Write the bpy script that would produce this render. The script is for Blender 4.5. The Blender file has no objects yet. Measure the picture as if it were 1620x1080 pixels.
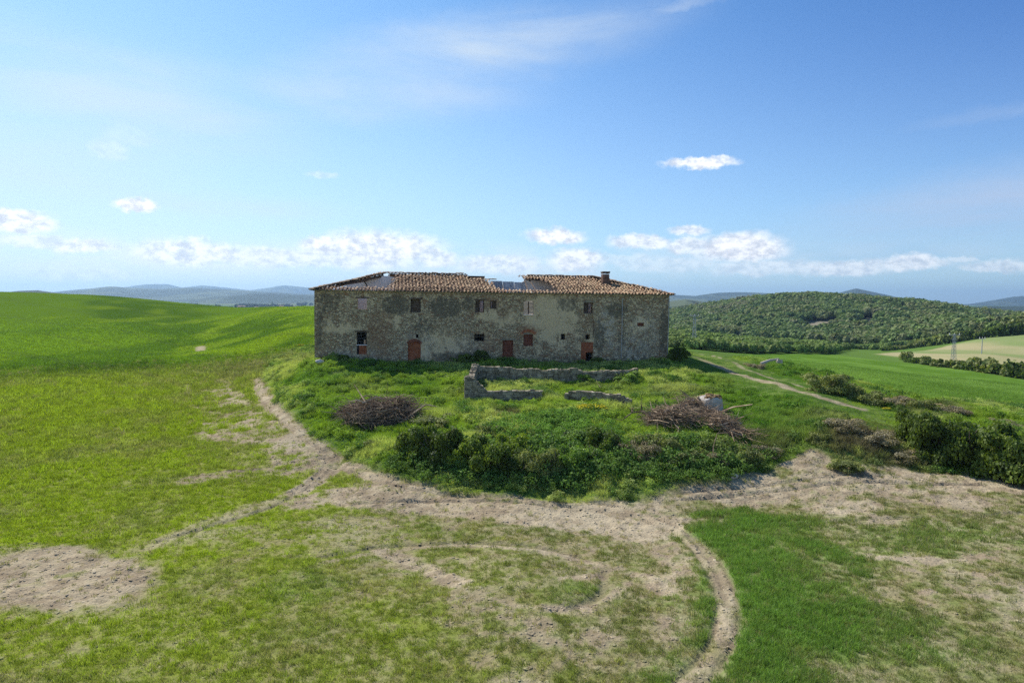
import bpy, math, random
import numpy as np
from mathutils import Vector, Matrix

SC = bpy.context.scene
COL = SC.collection
R = math.radians

# ------------------------------------------------------------------ camera
PITCH, ROLL, FPX = R(3.47), R(0.39), 1080.0
f0 = np.array([0, math.cos(PITCH), -math.sin(PITCH)])
u0 = np.array([0, math.sin(PITCH), math.cos(PITCH)])
r0 = np.array([1.0, 0, 0])
RIGHT = r0*math.cos(ROLL) + u0*math.sin(ROLL)
UP = u0*math.cos(ROLL) - r0*math.sin(ROLL)
FWD = f0
ZC = 5.7                                     # camera height above the farmhouse yard
CAMP = np.array([0, 0, ZC])
cd = bpy.data.cameras.new('camera'); cam = bpy.data.objects.new('camera', cd); COL.objects.link(cam)
cd.sensor_width = 36; cd.lens = 24.0; cd.clip_end = 40000; cd.clip_start = 0.1
M3 = Matrix((RIGHT, UP, -FWD)).transposed()
cam.matrix_world = Matrix.Translation(Vector(CAMP)) @ M3.to_4x4()
SC.camera = cam

# ------------------------------------------------------------------ light and render settings
SUN_EL, SUN_AZ = R(46), R(-43)               # azimuth from +Y towards +X
SUND = Vector((math.sin(SUN_AZ)*math.cos(SUN_EL), math.cos(SUN_AZ)*math.cos(SUN_EL), math.sin(SUN_EL)))
sl = bpy.data.lights.new('sun', 'SUN'); sl.energy = 4.7; sl.angle = R(0.5); sl.color = (1, .95, .87)
so = bpy.data.objects.new('sun', sl); COL.objects.link(so)
so.rotation_euler = SUND.to_track_quat('Z', 'Y').to_euler()
SC.view_settings.view_transform = 'Standard'; SC.view_settings.look = 'None'
EXPO = .36; SC.view_settings.exposure = EXPO; SC.view_settings.gamma = 1
SC.render.engine = 'CYCLES'
cy = SC.cycles
cy.use_denoising = False; cy.max_bounces = 5; cy.diffuse_bounces = 3; cy.glossy_bounces = 2
cy.transmission_bounces = 3; cy.volume_bounces = 0; cy.transparent_max_bounces = 6
cy.use_adaptive_sampling = True; cy.adaptive_threshold = 0.01

# ------------------------------------------------------------------ node helpers
class NT:
    def __init__(s, tree): s.t = tree; s.n = tree.nodes; s.l = tree.links
    def new(s, typ, **kw):
        n = s.n.new(typ)
        for k, v in kw.items(): setattr(n, k, v)
        return n
    def put(s, sock, v):
        if isinstance(v, bpy.types.NodeSocket): s.l.new(v, sock)
        elif v is not None: sock.default_value = v
    def math(s, op, a, b=None, c=None, clamp=False):
        n = s.new('ShaderNodeMath', operation=op, use_clamp=clamp)
        s.put(n.inputs[0], a); s.put(n.inputs[1], b); s.put(n.inputs[2], c)
        return n.outputs[0]
    def vmath(s, op, a, b=None):
        n = s.new('ShaderNodeVectorMath', operation=op)
        s.put(n.inputs[0], a); s.put(n.inputs[1], b)
        return n.outputs['Value'] if op in ('LENGTH', 'DOT_PRODUCT') else n.outputs[0]
    def mix(s, f, a, b, mode='MIX'):
        n = s.new('ShaderNodeMix', data_type='RGBA', blend_type=mode)
        s.put(n.inputs[0], f)
        for q, v in ((n.inputs[6], a), (n.inputs[7], b)):
            if isinstance(v, tuple) and len(v) == 3: v = (*v, 1)
            s.put(q, v)
        return n.outputs[2]
    def ramp(s, f, lo, hi, a=0.0, b=1.0, smooth=True):
        n = s.new('ShaderNodeMapRange', interpolation_type='SMOOTHSTEP' if smooth else 'LINEAR')
        s.put(n.inputs[0], f); s.put(n.inputs[1], lo); s.put(n.inputs[2], hi); s.put(n.inputs[3], a); s.put(n.inputs[4], b)
        return n.outputs[0]
    def noise(s, vec, scale, detail=3, rough=.55, dist=0.0, out='Fac'):
        n = s.new('ShaderNodeTexNoise')
        s.put(n.inputs['Vector'], vec); n.inputs['Scale'].default_value = scale
        n.inputs['Detail'].default_value = detail; n.inputs['Roughness'].default_value = rough
        n.inputs['Distortion'].default_value = dist
        return n.outputs[out]
    def xyz(s, x=0.0, y=0.0, z=0.0):
        n = s.new('ShaderNodeCombineXYZ'); s.put(n.inputs[0], x); s.put(n.inputs[1], y); s.put(n.inputs[2], z)
        return n.outputs[0]

def lin(r, g, b):
    return tuple((c/12.92 if c <= .04045 else ((c+.055)/1.055)**2.4) for c in (r/255, g/255, b/255))

# ------------------------------------------------------------------ sky with cirrus and cumulus, placed by compass direction
def pix_dir(px, py):
    d = FWD + RIGHT*(px-810)/FPX + UP*(540-py)/FPX
    return d/np.linalg.norm(d)
def azel(px, py):
    d = pix_dir(px, py); return math.atan2(d[0], d[1]), math.asin(d[2])
W = bpy.data.worlds.new('World'); SC.world = W; W.use_nodes = True
t = NT(W.node_tree); t.n.clear()
bg = t.new('ShaderNodeBackground'); wo = t.new('ShaderNodeOutputWorld'); t.l.new(bg.outputs[0], wo.inputs[0])
sky = t.new('ShaderNodeTexSky', sky_type='NISHITA'); sky.sun_disc = False
sky.sun_elevation = SUN_EL; sky.sun_rotation = SUN_AZ; sky.altitude = 200; sky.air_density = 1.0; sky.dust_density = .6; sky.ozone_density = 1.5
tc = t.new('ShaderNodeTexCoord'); D = t.vmath('NORMALIZE', tc.outputs['Generated'])
sx = t.new('ShaderNodeSeparateXYZ'); t.l.new(D, sx.inputs[0])
az = t.math('ARCTAN2', sx.outputs[0], sx.outputs[1]); el = t.math('ARCSINE', sx.outputs[2])
P = t.xyz(az, el, 0.0)
wob = t.noise(t.vmath('MULTIPLY', P, (1, 1.6, 1)), 26, 6, .6, out='Color')
wob = t.vmath('SUBTRACT', wob, (.5, .5, .5))
wob2 = t.noise(P, 110, 3, .6, out='Color'); wob2 = t.vmath('SUBTRACT', wob2, (.5, .5, .5))
Pw = t.vmath('ADD', P, t.vmath('MULTIPLY', wob, (.030, .022, 0)))
Pw = t.vmath('ADD', Pw, t.vmath('MULTIPLY', wob2, (.012, .009, 0)))
# px, py, half width, half height, strength
CL = [(10,345,34,12,1),(42,356,26,8,.9),(52,380,30,6,.55),(132,389,32,7,.85),(216,327,20,7,1),(302,399,56,15,.9),
      (512,388,27,12,.95),(600,391,72,21,.97),(690,408,26,12,.85),(560,408,95,14,.75),(420,407,75,12,.65),(512,278,20,4,.28),(175,236,16,12,.22),(205,212,26,10,.12),
      (876,373,34,10,1),(915,411,34,15,.92),(790,418,50,12,.7),(1000,382,26,9,.85),(1034,386,20,8,.85),(1090,366,22,7,.8),
      (1090,389,30,9,.8),(1168,392,50,17,1),(1106,258,40,6,.95),(1136,253,16,5,.7),(985,412,50,7,.35),(1205,424,60,9,.5),(1335,424,50,9,.65),
      (1385,418,20,7,.6),(1442,417,34,8,.75),(1578,421,30,7,.55),(1522,410,14,3,.4),(1060,418,60,9,.35),(130,436,50,6,.3)]
acc = None
for px, py, hw, hh, s_ in CL:
    a, e = azel(px, py)
    q = t.vmath('MULTIPLY', t.vmath('SUBTRACT', Pw, (a, e, 0)), (FPX/hw/1.35, FPX/hh/1.3, 0))
    m = t.math('MULTIPLY', t.ramp(t.vmath('LENGTH', q), 1.30, .55), s_)
    acc = m if acc is None else t.math('MAXIMUM', acc, m)
# banked haze cloud low over the horizon
bn = t.noise(t.vmath('MULTIPLY', P, (1, 2.6, 1)), 9, 6, .6)
band = t.math('MULTIPLY', t.ramp(el, R(1.0), R(2.6)), t.ramp(el, R(5.4), R(3.0)))
leftw = t.ramp(az, R(26), R(-6), .12, .5)
bandm = t.math('MULTIPLY', t.math('MULTIPLY', band, t.ramp(bn, .36, .60)), leftw)
# cirrus veils
rot = t.new('ShaderNodeMapping'); t.l.new(P, rot.inputs[0]); rot.inputs['Rotation'].default_value = (0, 0, R(-14)); rot.inputs['Scale'].default_value = (1.2, 6.5, 1)
ci = t.noise(rot.outputs[0], 2.4, 7, .58, .35)
def veil(px, py, hw, hh, ang, s_):
    a, e = azel(px, py)
    q = t.vmath('SUBTRACT', Pw, (a, e, 0)); mp = t.new('ShaderNodeMapping'); t.l.new(q, mp.inputs[0]); mp.vector_type = 'TEXTURE'
    mp.inputs['Rotation'].default_value = (0, 0, R(ang)); mp.inputs['Scale'].default_value = (hw/FPX, hh/FPX, 1)
    return t.math('MULTIPLY', t.ramp(t.vmath('LENGTH', mp.outputs[0]), 1.0, 0.0), s_)
vl = None
for v in [(760,80,420,75,9,1.0),(600,150,330,60,3,.8),(200,160,330,110,-4,.75),(1560,330,420,75,8,.9),(1380,385,400,50,0,.6),(330,325,260,30,0,.6),(1080,8,110,16,8,.6),(60,250,300,120,0,.5),(1600,175,150,14,3,.35)]:
    m = veil(*v); vl = m if vl is None else t.math('MAXIMUM', vl, m)
cim = t.math('MULTIPLY', vl, t.ramp(ci, .30, .68, .25, .95))
# horizon whitening, stronger towards the sun side
K = 1/(0.15*2**EXPO)
def kc(c, k=1.0): return tuple(x*K*k for x in c)
hz = t.math('MULTIPLY', t.ramp(el, R(26), R(0), smooth=False), t.ramp(az, R(40), R(-45), .55, 1.0))
hz = t.math('POWER', hz, 1.45)
skyc = t.mix(1.0, sky.outputs[0], (.40, .63, .78), 'MULTIPLY')
skyc = t.mix(t.math('MULTIPLY', t.ramp(az, R(-8), R(40), smooth=False), t.ramp(el, R(-2), R(20))), skyc, t.mix(1.0, skyc, (.44, .62, .88), 'MULTIPLY'))
skyc = t.mix(t.ramp(az, R(0), R(-42), 0, .12, smooth=False), skyc, kc(lin(178,222,248)))
hcol = t.mix(t.ramp(az, R(38), R(-30)), kc(lin(186,205,232), 1.35), kc(lin(226,237,248), 1.08))
c1 = t.mix(t.math('MULTIPLY', hz, .85), skyc, hcol)
veilc = t.mix(t.ramp(az, R(38), R(-30)), kc(lin(190,208,236)), kc(lin(222,238,250)))
c1 = t.mix(cim, c1, veilc)
c1 = t.mix(bandm, c1, kc(lin(244,246,250), 1.15))
relief = t.ramp(t.noise(t.vmath('MULTIPLY', P, (1, 1.5, 1)), 55, 5, .65), .34, .62)
whit = t.mix(relief, kc(lin(222,228,240)), kc(lin(255,255,255), 1.25))
c1 = t.mix(t.math('MULTIPLY', acc, .97), c1, whit)
t.l.new(c1, bg.inputs[0]); bg.inputs[1].default_value = 0.15

# ------------------------------------------------------------------ numpy noise
def _h(ix, iy, s):
    n = (ix.astype(np.int64)*374761393 + iy.astype(np.int64)*668265263 + s*1274126177) & 0x7fffffff
    n = ((n ^ (n >> 13))*1274126177) & 0x7fffffff
    return ((n ^ (n >> 16)) & 0xffff)/65535.0
def vn(x, y, s=0):
    ix = np.floor(x); iy = np.floor(y); fx = x-ix; fy = y-iy
    fx = fx*fx*(3-2*fx); fy = fy*fy*(3-2*fy)
    a = _h(ix, iy, s); b = _h(ix+1, iy, s); c = _h(ix, iy+1, s); d = _h(ix+1, iy+1, s)
    return a+(b-a)*fx + (c-a)*fy + (a-b-c+d)*fx*fy
def fbm(x, y, scale, octv=4, s=0, gain=.55):
    x = x/scale; y = y/scale; o = 0; a = 1; n = 0
    for i in range(octv):
        o = o + a*vn(x, y, s+i*17); n += a; a *= gain
        x, y = x*1.62-y*1.18+3.1, x*1.18+y*1.62-7.7
    return o/n
def sst(x, a, b):
    t_ = np.clip((x-a)/(b-a), 0, 1); return t_*t_*(3-2*t_)

# ------------------------------------------------------------------ terrain: heights in metres, interpolated through surveyed spots
def ray_z(px, py, z):
    d = pix_dir(px, py); k = (z-ZC)/d[2]; p = CAMP+d*k; return (p[0], p[1], z)
def ray_r(px, py, r):
    d = pix_dir(px, py); h = math.hypot(d[0], d[1]); p = CAMP+d*(r/h); return tuple(p)
cp = []
for px in (-250, 120, 450, 810, 1170, 1500, 1870):
    cp += [ray_z(px, 1350, -4.1), ray_z(px, 1060, -4.05), ray_z(px, 900, -3.95)]
for px, py, z in [(-300,780,-3.8),(0,780,-3.7),(300,780,-3.7),(520,775,-3.8),(1930,790,-3.9),(0,700,-3.4),(280,720,-3.45),(450,740,-3.55),
    (700,782,-4),(850,790,-4),(1000,792,-4),(1150,775,-3.95),(1300,765,-3.85),(1450,758,-3.8),(1620,768,-3.9),(-300,650,-3.1),(0,650,-3.0),(220,655,-3.0),(390,655,-2.85),
    (545,725,-3.4),(420,612,-2.2),(-200,585,-2.3),(30,585,-2.3),(220,582,-2.3),(395,584,-1.9),
    (440,625,-2.0),(470,600,-1.3),(440,575,-1.3),(500,640,-1.8),(530,690,-2.7),(600,640,-1.7),(610,700,-2.7),(650,742,-3.4),
    (760,762,-3.7),(740,635,-1.5),(740,695,-2.5),(810,655,-1.75),(830,735,-3.2),(810,600,-.9),(900,765,-3.8),(940,600,-.9),(1000,642,-1.6),(960,700,-2.6),
    (560,600,-.85),(650,600,-.85),(1100,600,-.95),(1100,655,-1.75),(1110,705,-2.6),(1090,755,-3.55),(1200,640,-1.6),(1215,690,-2.5),(1225,722,-3.2),
    (1150,602,-.95),(1280,625,-1.25),(1095,565,-.35),(1180,595,-.85),(1300,690,-2.3),(1310,738,-3.4),(1440,665,-2.4),(1400,700,-2.9),(1450,742,-3.7),
    (1620,672,-3.0),(1540,720,-3.5),(1620,750,-3.8),(1340,628,-1.5),(1500,655,-2.3),(1240,605,-1.1),(1900,690,-3.4),
    (1200,575,-.9),(1320,600,-1.6),(1450,632,-2.6),(1620,652,-3.5),(1900,690,-4.2)]:
    cp.append(ray_z(px, py, z))
cp += [(-18,61,0),(-2,63.5,0),(15.5,66.5,0),(-20,73,-.1),(0,77,-.2),(13,80,-.3),(-14,58.5,-.32),(0,60,-.38),(12,62,-.4),(0,95,-1.2)]
for px, py, r in [(0,568,112),(-300,560,115),(0,520,175),(-300,500,190),(0,490,235),(0,463,300),(-300,452,310),(150,566,105),(150,532,150),(150,500,205),(150,468,280),
    (300,562,102),(318,553,125),(310,530,160),(300,508,195),(285,484,250),(220,520,170),(220,490,225),(230,476,265),(400,560,95),(410,533,122),(410,505,165),(400,488,225),
    (350,500,200),(345,489,245),(480,555,86),(490,523,112),(490,500,150),(492,485,195),(620,560,110),(620,500,220),(800,555,130),(800,510,260),(960,555,140),(960,520,300),
    (1080,560,95),(1105,553,150),(1150,545,230),(1150,540,300),(1300,548,330),(1100,536,345),
    (1180,560,180),(1330,567,190),(1400,569,205),(1500,580,190),(1620,601,165),(1900,640,150),(1300,580,135),(1480,605,115),(1620,625,100),
    (1450,560,235),(1560,563,215),(1500,547,300),(1620,528,330),(1620,560,240),(1900,515,340),(1400,556,300),(1560,534,325),
    (1250,546,400),(1400,548,400),(1080,527,470),(1150,507,560),(1200,481,640),(1250,475,660),(1300,474,670),(1400,483,650),(1480,492,620),(1560,511,600),(1620,515,590),(1900,520,590),
    (1200,512,500),(1350,512,510),(1500,520,470),(1065,524,500)]:
    cp.append(ray_r(px, py, r))
def polar(azd, r, z): return (r*math.sin(R(azd)), r*math.cos(R(azd)), z)
for azd in (-55, -40, -30, -20):
    cp += [polar(azd, 520, -9), polar(azd, 1000, -26), polar(azd, 2400, -22), polar(azd, 6000, -12), polar(azd, 9000, -12)]
for azd in (-8, 4): cp += [polar(azd, 500, -22), polar(azd, 1000, -26), polar(azd, 6000, -14)]
for azd in (14, 24, 34, 50): cp += [polar(azd, 1000, -14), polar(azd, 2400, -22), polar(azd, 6000, -12), polar(azd, 9000, -12)]
for azd in (-60, 60): cp += [polar(azd, 9, -4.1), polar(azd, 25, -4), polar(azd, 60, -3.2)]
CP = np.array(cp, float)
def warp(x, y):
    r = np.hypot(x, y); a = np.arctan2(x, np.maximum(y, 1e-3)); a = np.clip(a, -1.1, 1.1)
    return a*1.25, np.log(np.maximum(r, 8.0))*.62, r
def tpsk(d2): return .5*d2*np.log(d2+1e-12)
qa, qb, qr = warp(CP[:, 0], CP[:, 1]); Q = np.stack([qa, qb], 1); VAL = (CP[:, 2]+4)/(qr+30)
n_ = len(Q); d2 = ((Q[:, None]-Q[None])**2).sum(-1); A = np.zeros((n_+3, n_+3))
A[:n_, :n_] = tpsk(d2)+np.eye(n_)*2e-5; A[:n_, n_] = 1; A[:n_, n_+1:] = Q; A[n_, :n_] = 1; A[n_+1:, :n_] = Q.T
WT = np.linalg.solve(A, np.concatenate([VAL, np.zeros(3)]))
def base_z(x, y):
    x = np.asarray(x, float); y = np.asarray(y, float); sh = x.shape; x = x.ravel(); y = y.ravel()
    a, b, r = warp(x, y); o = WT[n_] + WT[n_+1]*a + WT[n_+2]*b
    for i in range(n_): o = o + WT[i]*tpsk((a-Q[i, 0])**2+(b-Q[i, 1])**2)
    z = o*(np.minimum(r, 1e9)+30)-4
    z = np.where(y < 0, -4.1, z)
    return z.reshape(sh)
_rs = np.exp(np.linspace(math.log(12), math.log(8500), 900))
def gp(px, py):
    d = pix_dir(px, py); h = math.hypot(d[0], d[1]); X = d[0]/h*_rs; Y = d[1]/h*_rs; Z = ZC+d[2]/h*_rs
    g = base_z(X, Y)-Z; i = int(np.argmax(g > 0))
    if g[i] <= 0: i = len(_rs)-1
    i = max(i, 1); k = g[i-1]/(g[i-1]-g[i]); r = _rs[i-1]+(_rs[i]-_rs[i-1])*k
    return np.array([d[0]/h*r, d[1]/h*r])
def poly(pts): return np.array([gp(*p) for p in pts])

def seg_dist(x, y, P_):
    d = np.full(x.shape, 1e9)
    for (ax, ay), (bx, by) in zip(P_[:-1], P_[1:]):
        vx, vy = bx-ax, by-ay; k = np.clip(((x-ax)*vx+(y-ay)*vy)/(vx*vx+vy*vy+1e-9), 0, 1)
        d = np.minimum(d, np.hypot(x-ax-k*vx, y-ay-k*vy))
    return d
def inpoly(x, y, P_):                                   # signed distance, positive inside
    ins = np.zeros(x.shape, bool); m = len(P_)
    for i in range(m):
        ax, ay = P_[i]; bx, by = P_[(i+1) % m]
        c = ((ay > y) != (by > y)) & (x < (bx-ax)*(y-ay)/((by-ay) if by != ay else 1e-9)+ax); ins ^= c
    d = seg_dist(x, y, np.vstack([P_, P_[:1]]))
    return np.where(ins, d, -d)
def smooth_line(P_, k=3):
    for _ in range(k):
        q = [P_[0]]
        for a, b in zip(P_[:-1], P_[1:]): q += [a*.75+b*.25, a*.25+b*.75]
        q.append(P_[-1]); P_ = np.array(q)
    return P_[::2] if len(P_) > 60 else P_

MOUND = poly([(425,566),(413,598),(440,642),(490,688),(545,722),(640,764),(740,783),(860,790),(960,792),(1050,788),(1072,770),(1150,760),(1232,736),(1280,712),(1330,738),(1430,742),(1530,752),(1620,758),(1900,785),
              (1900,660),(1620,640),(1450,628),(1300,592),(1180,563),(1105,552)])
MOUND = np.vstack([MOUND, [(20,95),(-22,92)]])
GREENF = np.vstack([poly([(1150,557),(1200,568),(1300,592),(1450,630),(1620,652),(1900,690),(1900,640),(1620,601),(1500,581),(1400,570),(1330,561),(1240,558)])])
PALEF = poly([(1385,560),(1450,566),(1500,576),(1620,594),(1900,632),(1900,517),(1620,529),(1560,535),(1500,546),(1440,556)])
YARD = np.array([(-18.5,55),(16,60),(15.5,67),(-18,61)])
# bare soil lines: points, half width, strength
LINES = [([(408,600),(425,640),(470,682),(515,708),(532,727),(508,755),(470,780)], .6, .84),
 ([(345,600),(372,640),(402,668),(440,700),(470,735)], 1.3, .5), ([(300,610),(330,640),(360,660),(330,690)], 1.6, .42),
 ([(330,690),(420,690),(500,730)], 1.2, .55), ([(480,738),(430,745),(350,750),(300,762)], .8, .5), 
 ([(545,735),(620,765),(720,779),(850,787),(960,799),(1030,818),(1070,834)], .5, .82), ([(1030,818),(1085,842),(1122,880),(1145,925),(1155,975),(1135,1035),(1085,1085)], .36, .9),
 ([(560,790),(700,800),(820,812),(960,822),(1010,838)], 1.3, .8),([(470,800),(560,775),(640,775)], 1.0, .6),
 ([(1060,795),(1150,783),(1250,768),(1400,758),(1620,768),(1900,780)], 1.7, .72),([(1240,722),(1290,735),(1350,748),(1420,752)], 1.2, .7),
 ([(1010,830),(1060,870),(1085,920),(1100,975),(1060,1010)], .6, .4),([(1100,975),(1125,930),(1080,880)], .4, .3),
 ([(600,872),(650,888),(700,908),(720,922)], .5, .8),([(740,945),(800,985),(860,1005),(950,1020)], .9, .55),([(880,965),(925,965)], .4, .8),
 ([(478,777),(415,800),(330,828),(240,862)], .6, .62), ([(220,870),(300,850),(420,840),(560,830),(640,825)], .9, .55),([(1230,810),(1330,800),(1480,790),(1620,795)], .8, .4),([(1340,880),(1480,885),(1620,870)], .3, .4),
 ([(440,870),(560,850),(700,830)], .9, .4),([(900,880),(990,900),(1060,935)], .35, .5),([(0,1050),(200,1030),(350,1045)], .8, .3),([(510,890),(600,872),(720,862),(850,868),(930,886)],.2,.66),([(890,915),(955,909)],.2,.7),([(720,935),(860,970),(950,958),(990,922)],.2,.55),([(450,905),(560,935),(700,985),(850,1030)],.28,.45)]
PATH = [([(1092,563),(1130,578),(1180,596),(1240,614),(1300,630),(1360,645)], .42, .9), ([(1108,560),(1160,578),(1215,597),(1290,618)], .25, .7),([(317,548),(318,556)], .8, .9)]
LINES = [(smooth_line(poly(p)), w, s_) for p, w, s_ in LINES]; PATH = [(smooth_line(poly(p)), w, s_) for p, w, s_ in PATH]
RUTS = [([(515,712),(532,727),(508,755),(470,780)],.16),([(505,716),(520,730),(498,752)],.07),([(955,905),(958,930),(935,952),(880,966)],.2),([(510,882),(600,864),(720,856),(850,862),(920,880)],.16),
 ([(560,798),(700,790),(850,796),(960,808)],.14),([(1080,790),(1250,772),(1400,762),(1560,768)],.14),([(1080,779),(1250,760),(1400,752)],.12),([(1090,845),(1130,890),(1150,960)],.14),([(1200,828),(1400,820),(1620,810)],.12),([(250,858),(420,808),(470,782)],.14)]
RUTS = [(smooth_line(poly(p)), w) for p, w in RUTS]
def off(P_, d):
    t_ = np.gradient(P_, axis=0); t_ /= np.linalg.norm(t_, axis=1)[:, None]+1e-9; return P_+np.stack([-t_[:, 1], t_[:, 0]], 1)*d
for li_ in (0, 5, 6): RUTS += [(off(LINES[li_][0], .34), .10), (off(LINES[li_][0], -.34), .10)]
def ell(px, py, rx, ry, s_):
    c = gp(px, py); a = (gp(px+rx, py)-gp(px-rx, py))/2; b = (gp(px, py-ry)-gp(px, py+ry))/2
    return c, np.linalg.inv(np.stack([a, b], 1)), s_
def ell_m(x, y, E):
    c, Mi, s_ = E; dx = x-c[0]; dy = y-c[1]
    return s_*sst(np.hypot(Mi[0, 0]*dx+Mi[0, 1]*dy, Mi[1, 0]*dx+Mi[1, 1]*dy), 1.35, .55)
SOIL = [ell(*e) for e in [(90,912,185,62,.82),(300,905,120,40,.35),(640,790,120,28,.62),(800,800,260,24,.52),(1350,785,330,34,.36),(1480,775,240,28,.3),(350,650,90,45,.35),(660,895,90,22,.55),(850,985,170,30,.45),(900,1060,200,30,.35),
    (1100,1010,90,70,.18),(1500,940,200,30,.08),(480,850,200,35,.5),(560,960,170,60,.2),(1400,880,260,14,.22),(150,1040,200,18,.3),(1270,722,60,14,.6),(430,730,90,30,.5),(1080,900,70,60,.12)]]
LUSH = [ell(*e) for e in [(1240,930,160,150,.95),(1200,850,130,45,1.0),(1120,805,95,14,.9),(1330,1010,260,90,.7),(1480,850,240,26,.5),(480,930,90,30,.45),(1085,960,35,60,.55),(1000,775,75,16,1.0),(860,930,120,22,.35),(1150,1060,140,60,.7),(620,745,80,10,.6),(760,840,200,14,.2)]]
YEL = [ell(*e) for e in [(120,690,420,130,1.0),(200,620,330,50,.8),(330,780,200,50,.55),(60,800,160,50,.9),(350,730,110,30,.6)]]
SCARS = [ell(*e) for e in [(1290,519,26,13,1),(1314,514,16,10,.9),(1372,513,20,11,.8),(1588,516,24,8,.9)]]
def paint(x, y):
    """soil amount, lush amount, albedo (n,3), mound mask at world points"""
    x = np.asarray(x, float); y = np.asarray(y, float); n = x.size; r = np.hypot(x, y)
    near = (r < 140) & (y > 5)
    soil = np.zeros(n); lush = np.zeros(n); yel = np.zeros(n); rut = np.zeros(n); mnd = np.full(n, -50.0); path = np.zeros(n)
    xn, yn = x[near], y[near]
    wx = (fbm(xn, yn, 1.6, 3, 5)-.5); wy = (fbm(xn, yn, 1.6, 3, 9)-.5); xw, yw = xn+wx*1.6, yn+wy*1.6
    s1 = np.zeros(xn.size); 
    for P_, w, s_ in LINES: s1 = np.maximum(s1, s_*sst(seg_dist(xn+wx*.5, yn+wy*.5, P_), w*1.7, w*.5))
    for E in SOIL: s1 = np.maximum(s1, ell_m(xw, yw, E))
    lnm = np.zeros(xn.size)
    for P_, w, s_ in LINES[:12]: lnm = np.maximum(lnm, s_*sst(seg_dist(xn+wx*.3, yn+wy*.3, P_), w*1.35, w*.5))
    soil[near] = s1; ln = np.zeros(n); ln[near] = lnm*(s1 > 0)
    l1 = np.zeros(xn.size)
    for E in LUSH: l1 = np.maximum(l1, ell_m(xw, yw, E))
    lush[near] = l1*sst(fbm(xn, yn, 2.2, 4, 23)+.45*l1, .36, .98); y1 = np.zeros(xn.size)
    for E in YEL: y1 = np.maximum(y1, ell_m(xw, yw, E))
    yel[near] = y1*(1-sst(s1, .45, .85)); p1 = np.zeros(xn.size)
    for P_, w, s_ in PATH: p1 = np.maximum(p1, s_*sst(seg_dist(xn+wx*.3, yn+wy*.3, P_), w*1.6, w*.5))
    path[near] = p1; r1 = np.zeros(xn.size)
    for P_, w in RUTS: r1 = np.maximum(r1, sst(seg_dist(xn, yn, P_), w*1.5, w*.3))
    rut[near] = r1; mnd[near] = inpoly(xn+wx*.9, yn+wy*.9, MOUND)
    md = sst(mnd, -.35, .5)
    f1 = fbm(x, y, 3.2, 4, 21); f2 = fbm(x, y, .8, 3, 33); f3 = fbm(x*1.0, y*1.0, .32, 2, 41)
    fieldsoil = soil*1.15 + .42*sst(f1, .32, .70)*(1-.75*yel)*(1-lush)
    f4 = fbm(x*1.0, y*1.0, .9, 3, 47); patch = sst(fieldsoil*1.08-.06+.85*(f2-.5)+.9*(f3-.5)+.8*(f4-.5), .14, .86)
    patch = patch*(1-.8*sst(lush, .15, .8))
    patch = np.maximum(patch*(1-.5*yel*(ln < .3)), sst(ln*.9+(f4-.5)*.9+(f3-.5)*.5, .34, .95)*.95); patch = patch*(1-md); lush = lush*(1-sst(ln, .3, .7))
    patch = np.maximum(patch, rut*(1-md)*.5)
    patch = np.maximum(patch, path*sst(f2, .15, .4))
    patch = np.where(r > 82, np.where(path > .3, path, 0), patch*(1-sst(r, 66, 82)))
    # albedo
    def mixc(a, b, k): return a*(1-k[:, None]) + b*k[:, None]
    C = lambda *c: np.array(c)
    soilc = mixc(C(.405, .33, .22)[None]*np.ones((n, 1)), C(.23, .175, .115)[None], sst(f3*.5+f2*.5, .38, .66)*.75)
    soilc = mixc(soilc, C(.46, .40, .28)[None], sst(f1, .5, .75)*.35)
    straw = C(.33, .29, .135); g_mid = C(.175, .19, .065); g_lush = C(.15, .245, .05); g_yel = C(.21, .265, .016)
    g = mixc(np.ones((n, 1))*g_mid[None], straw[None], sst(f2*.6+f3*.4, .42, .68)*.6)
    g = mixc(g, g_yel[None], yel*sst(f1+.3, .35, .9)*.9)
    g = mixc(g, g_lush[None], np.clip(lush*1.05, 0, 1)*sst(f2+.35, .3, .75))
    # mound vegetation floor
    gm = mixc(np.ones((n, 1))*C(.06, .115, .022)[None], C(.17, .22, .06)[None], sst(f1*.5+f2*.5, .4, .7)*.8)
    g = mixc(g, gm, md)
    # far ground
    far = sst(r, 78, 92)*(1-md)
    fx = fbm(x*.9+y*.25, y*.45, 17, 4, 61); fx2 = fbm(x, y*.5, 6, 3, 71); fx3 = fbm(x+y*.4, y*.22-x*.1, 34, 3, 77)
    gf = mixc(np.ones((n, 1))*C(.092, .158, .010)[None], C(.050, .100, .008)[None], sst(fx*.6+fx3*.4, .44, .60)*.85)
    gf = mixc(gf, C(.135, .20, .012)[None], sst(fx2*.5+fx3*.5, .50, .64)*.75)
    tl = np.abs(((x*.55+y*.84+14*(fx3-.5))/16.0) % 1.0-.5)*16.0; gf = mixc(gf, gf*.72+.012, sst(tl, 1.1, .4)*.6); dl = np.abs(((x*.55+y*.84+14*(fx3-.5))/2.1) % 1.0-.5); gf = gf*(1+.10*(sst(dl, .15, .35)-.5)*(1-sst(r, 150, 300)))[:, None]
    g = mixc(g, gf, far)
    az_ = np.arctan2(x, np.maximum(y, .01))
    g = mixc(g, C(.10, .17, .035)[None], sst(az_, .18, .24)*sst(r, 80, 100)*(1-md))
    ig = (r > 55) & (r < 420) & (az_ > .1)
    gfl = np.zeros(n); gfl[ig] = sst(inpoly(x[ig], y[ig], GREENF), -.5, 1.0)
    g = mixc(g, mixc(np.ones((n, 1))*C(.085, .165, .02)[None], C(.14, .24, .04)[None], sst(fx2*.5+f1*.5, .42, .66)*.8), gfl)
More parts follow.
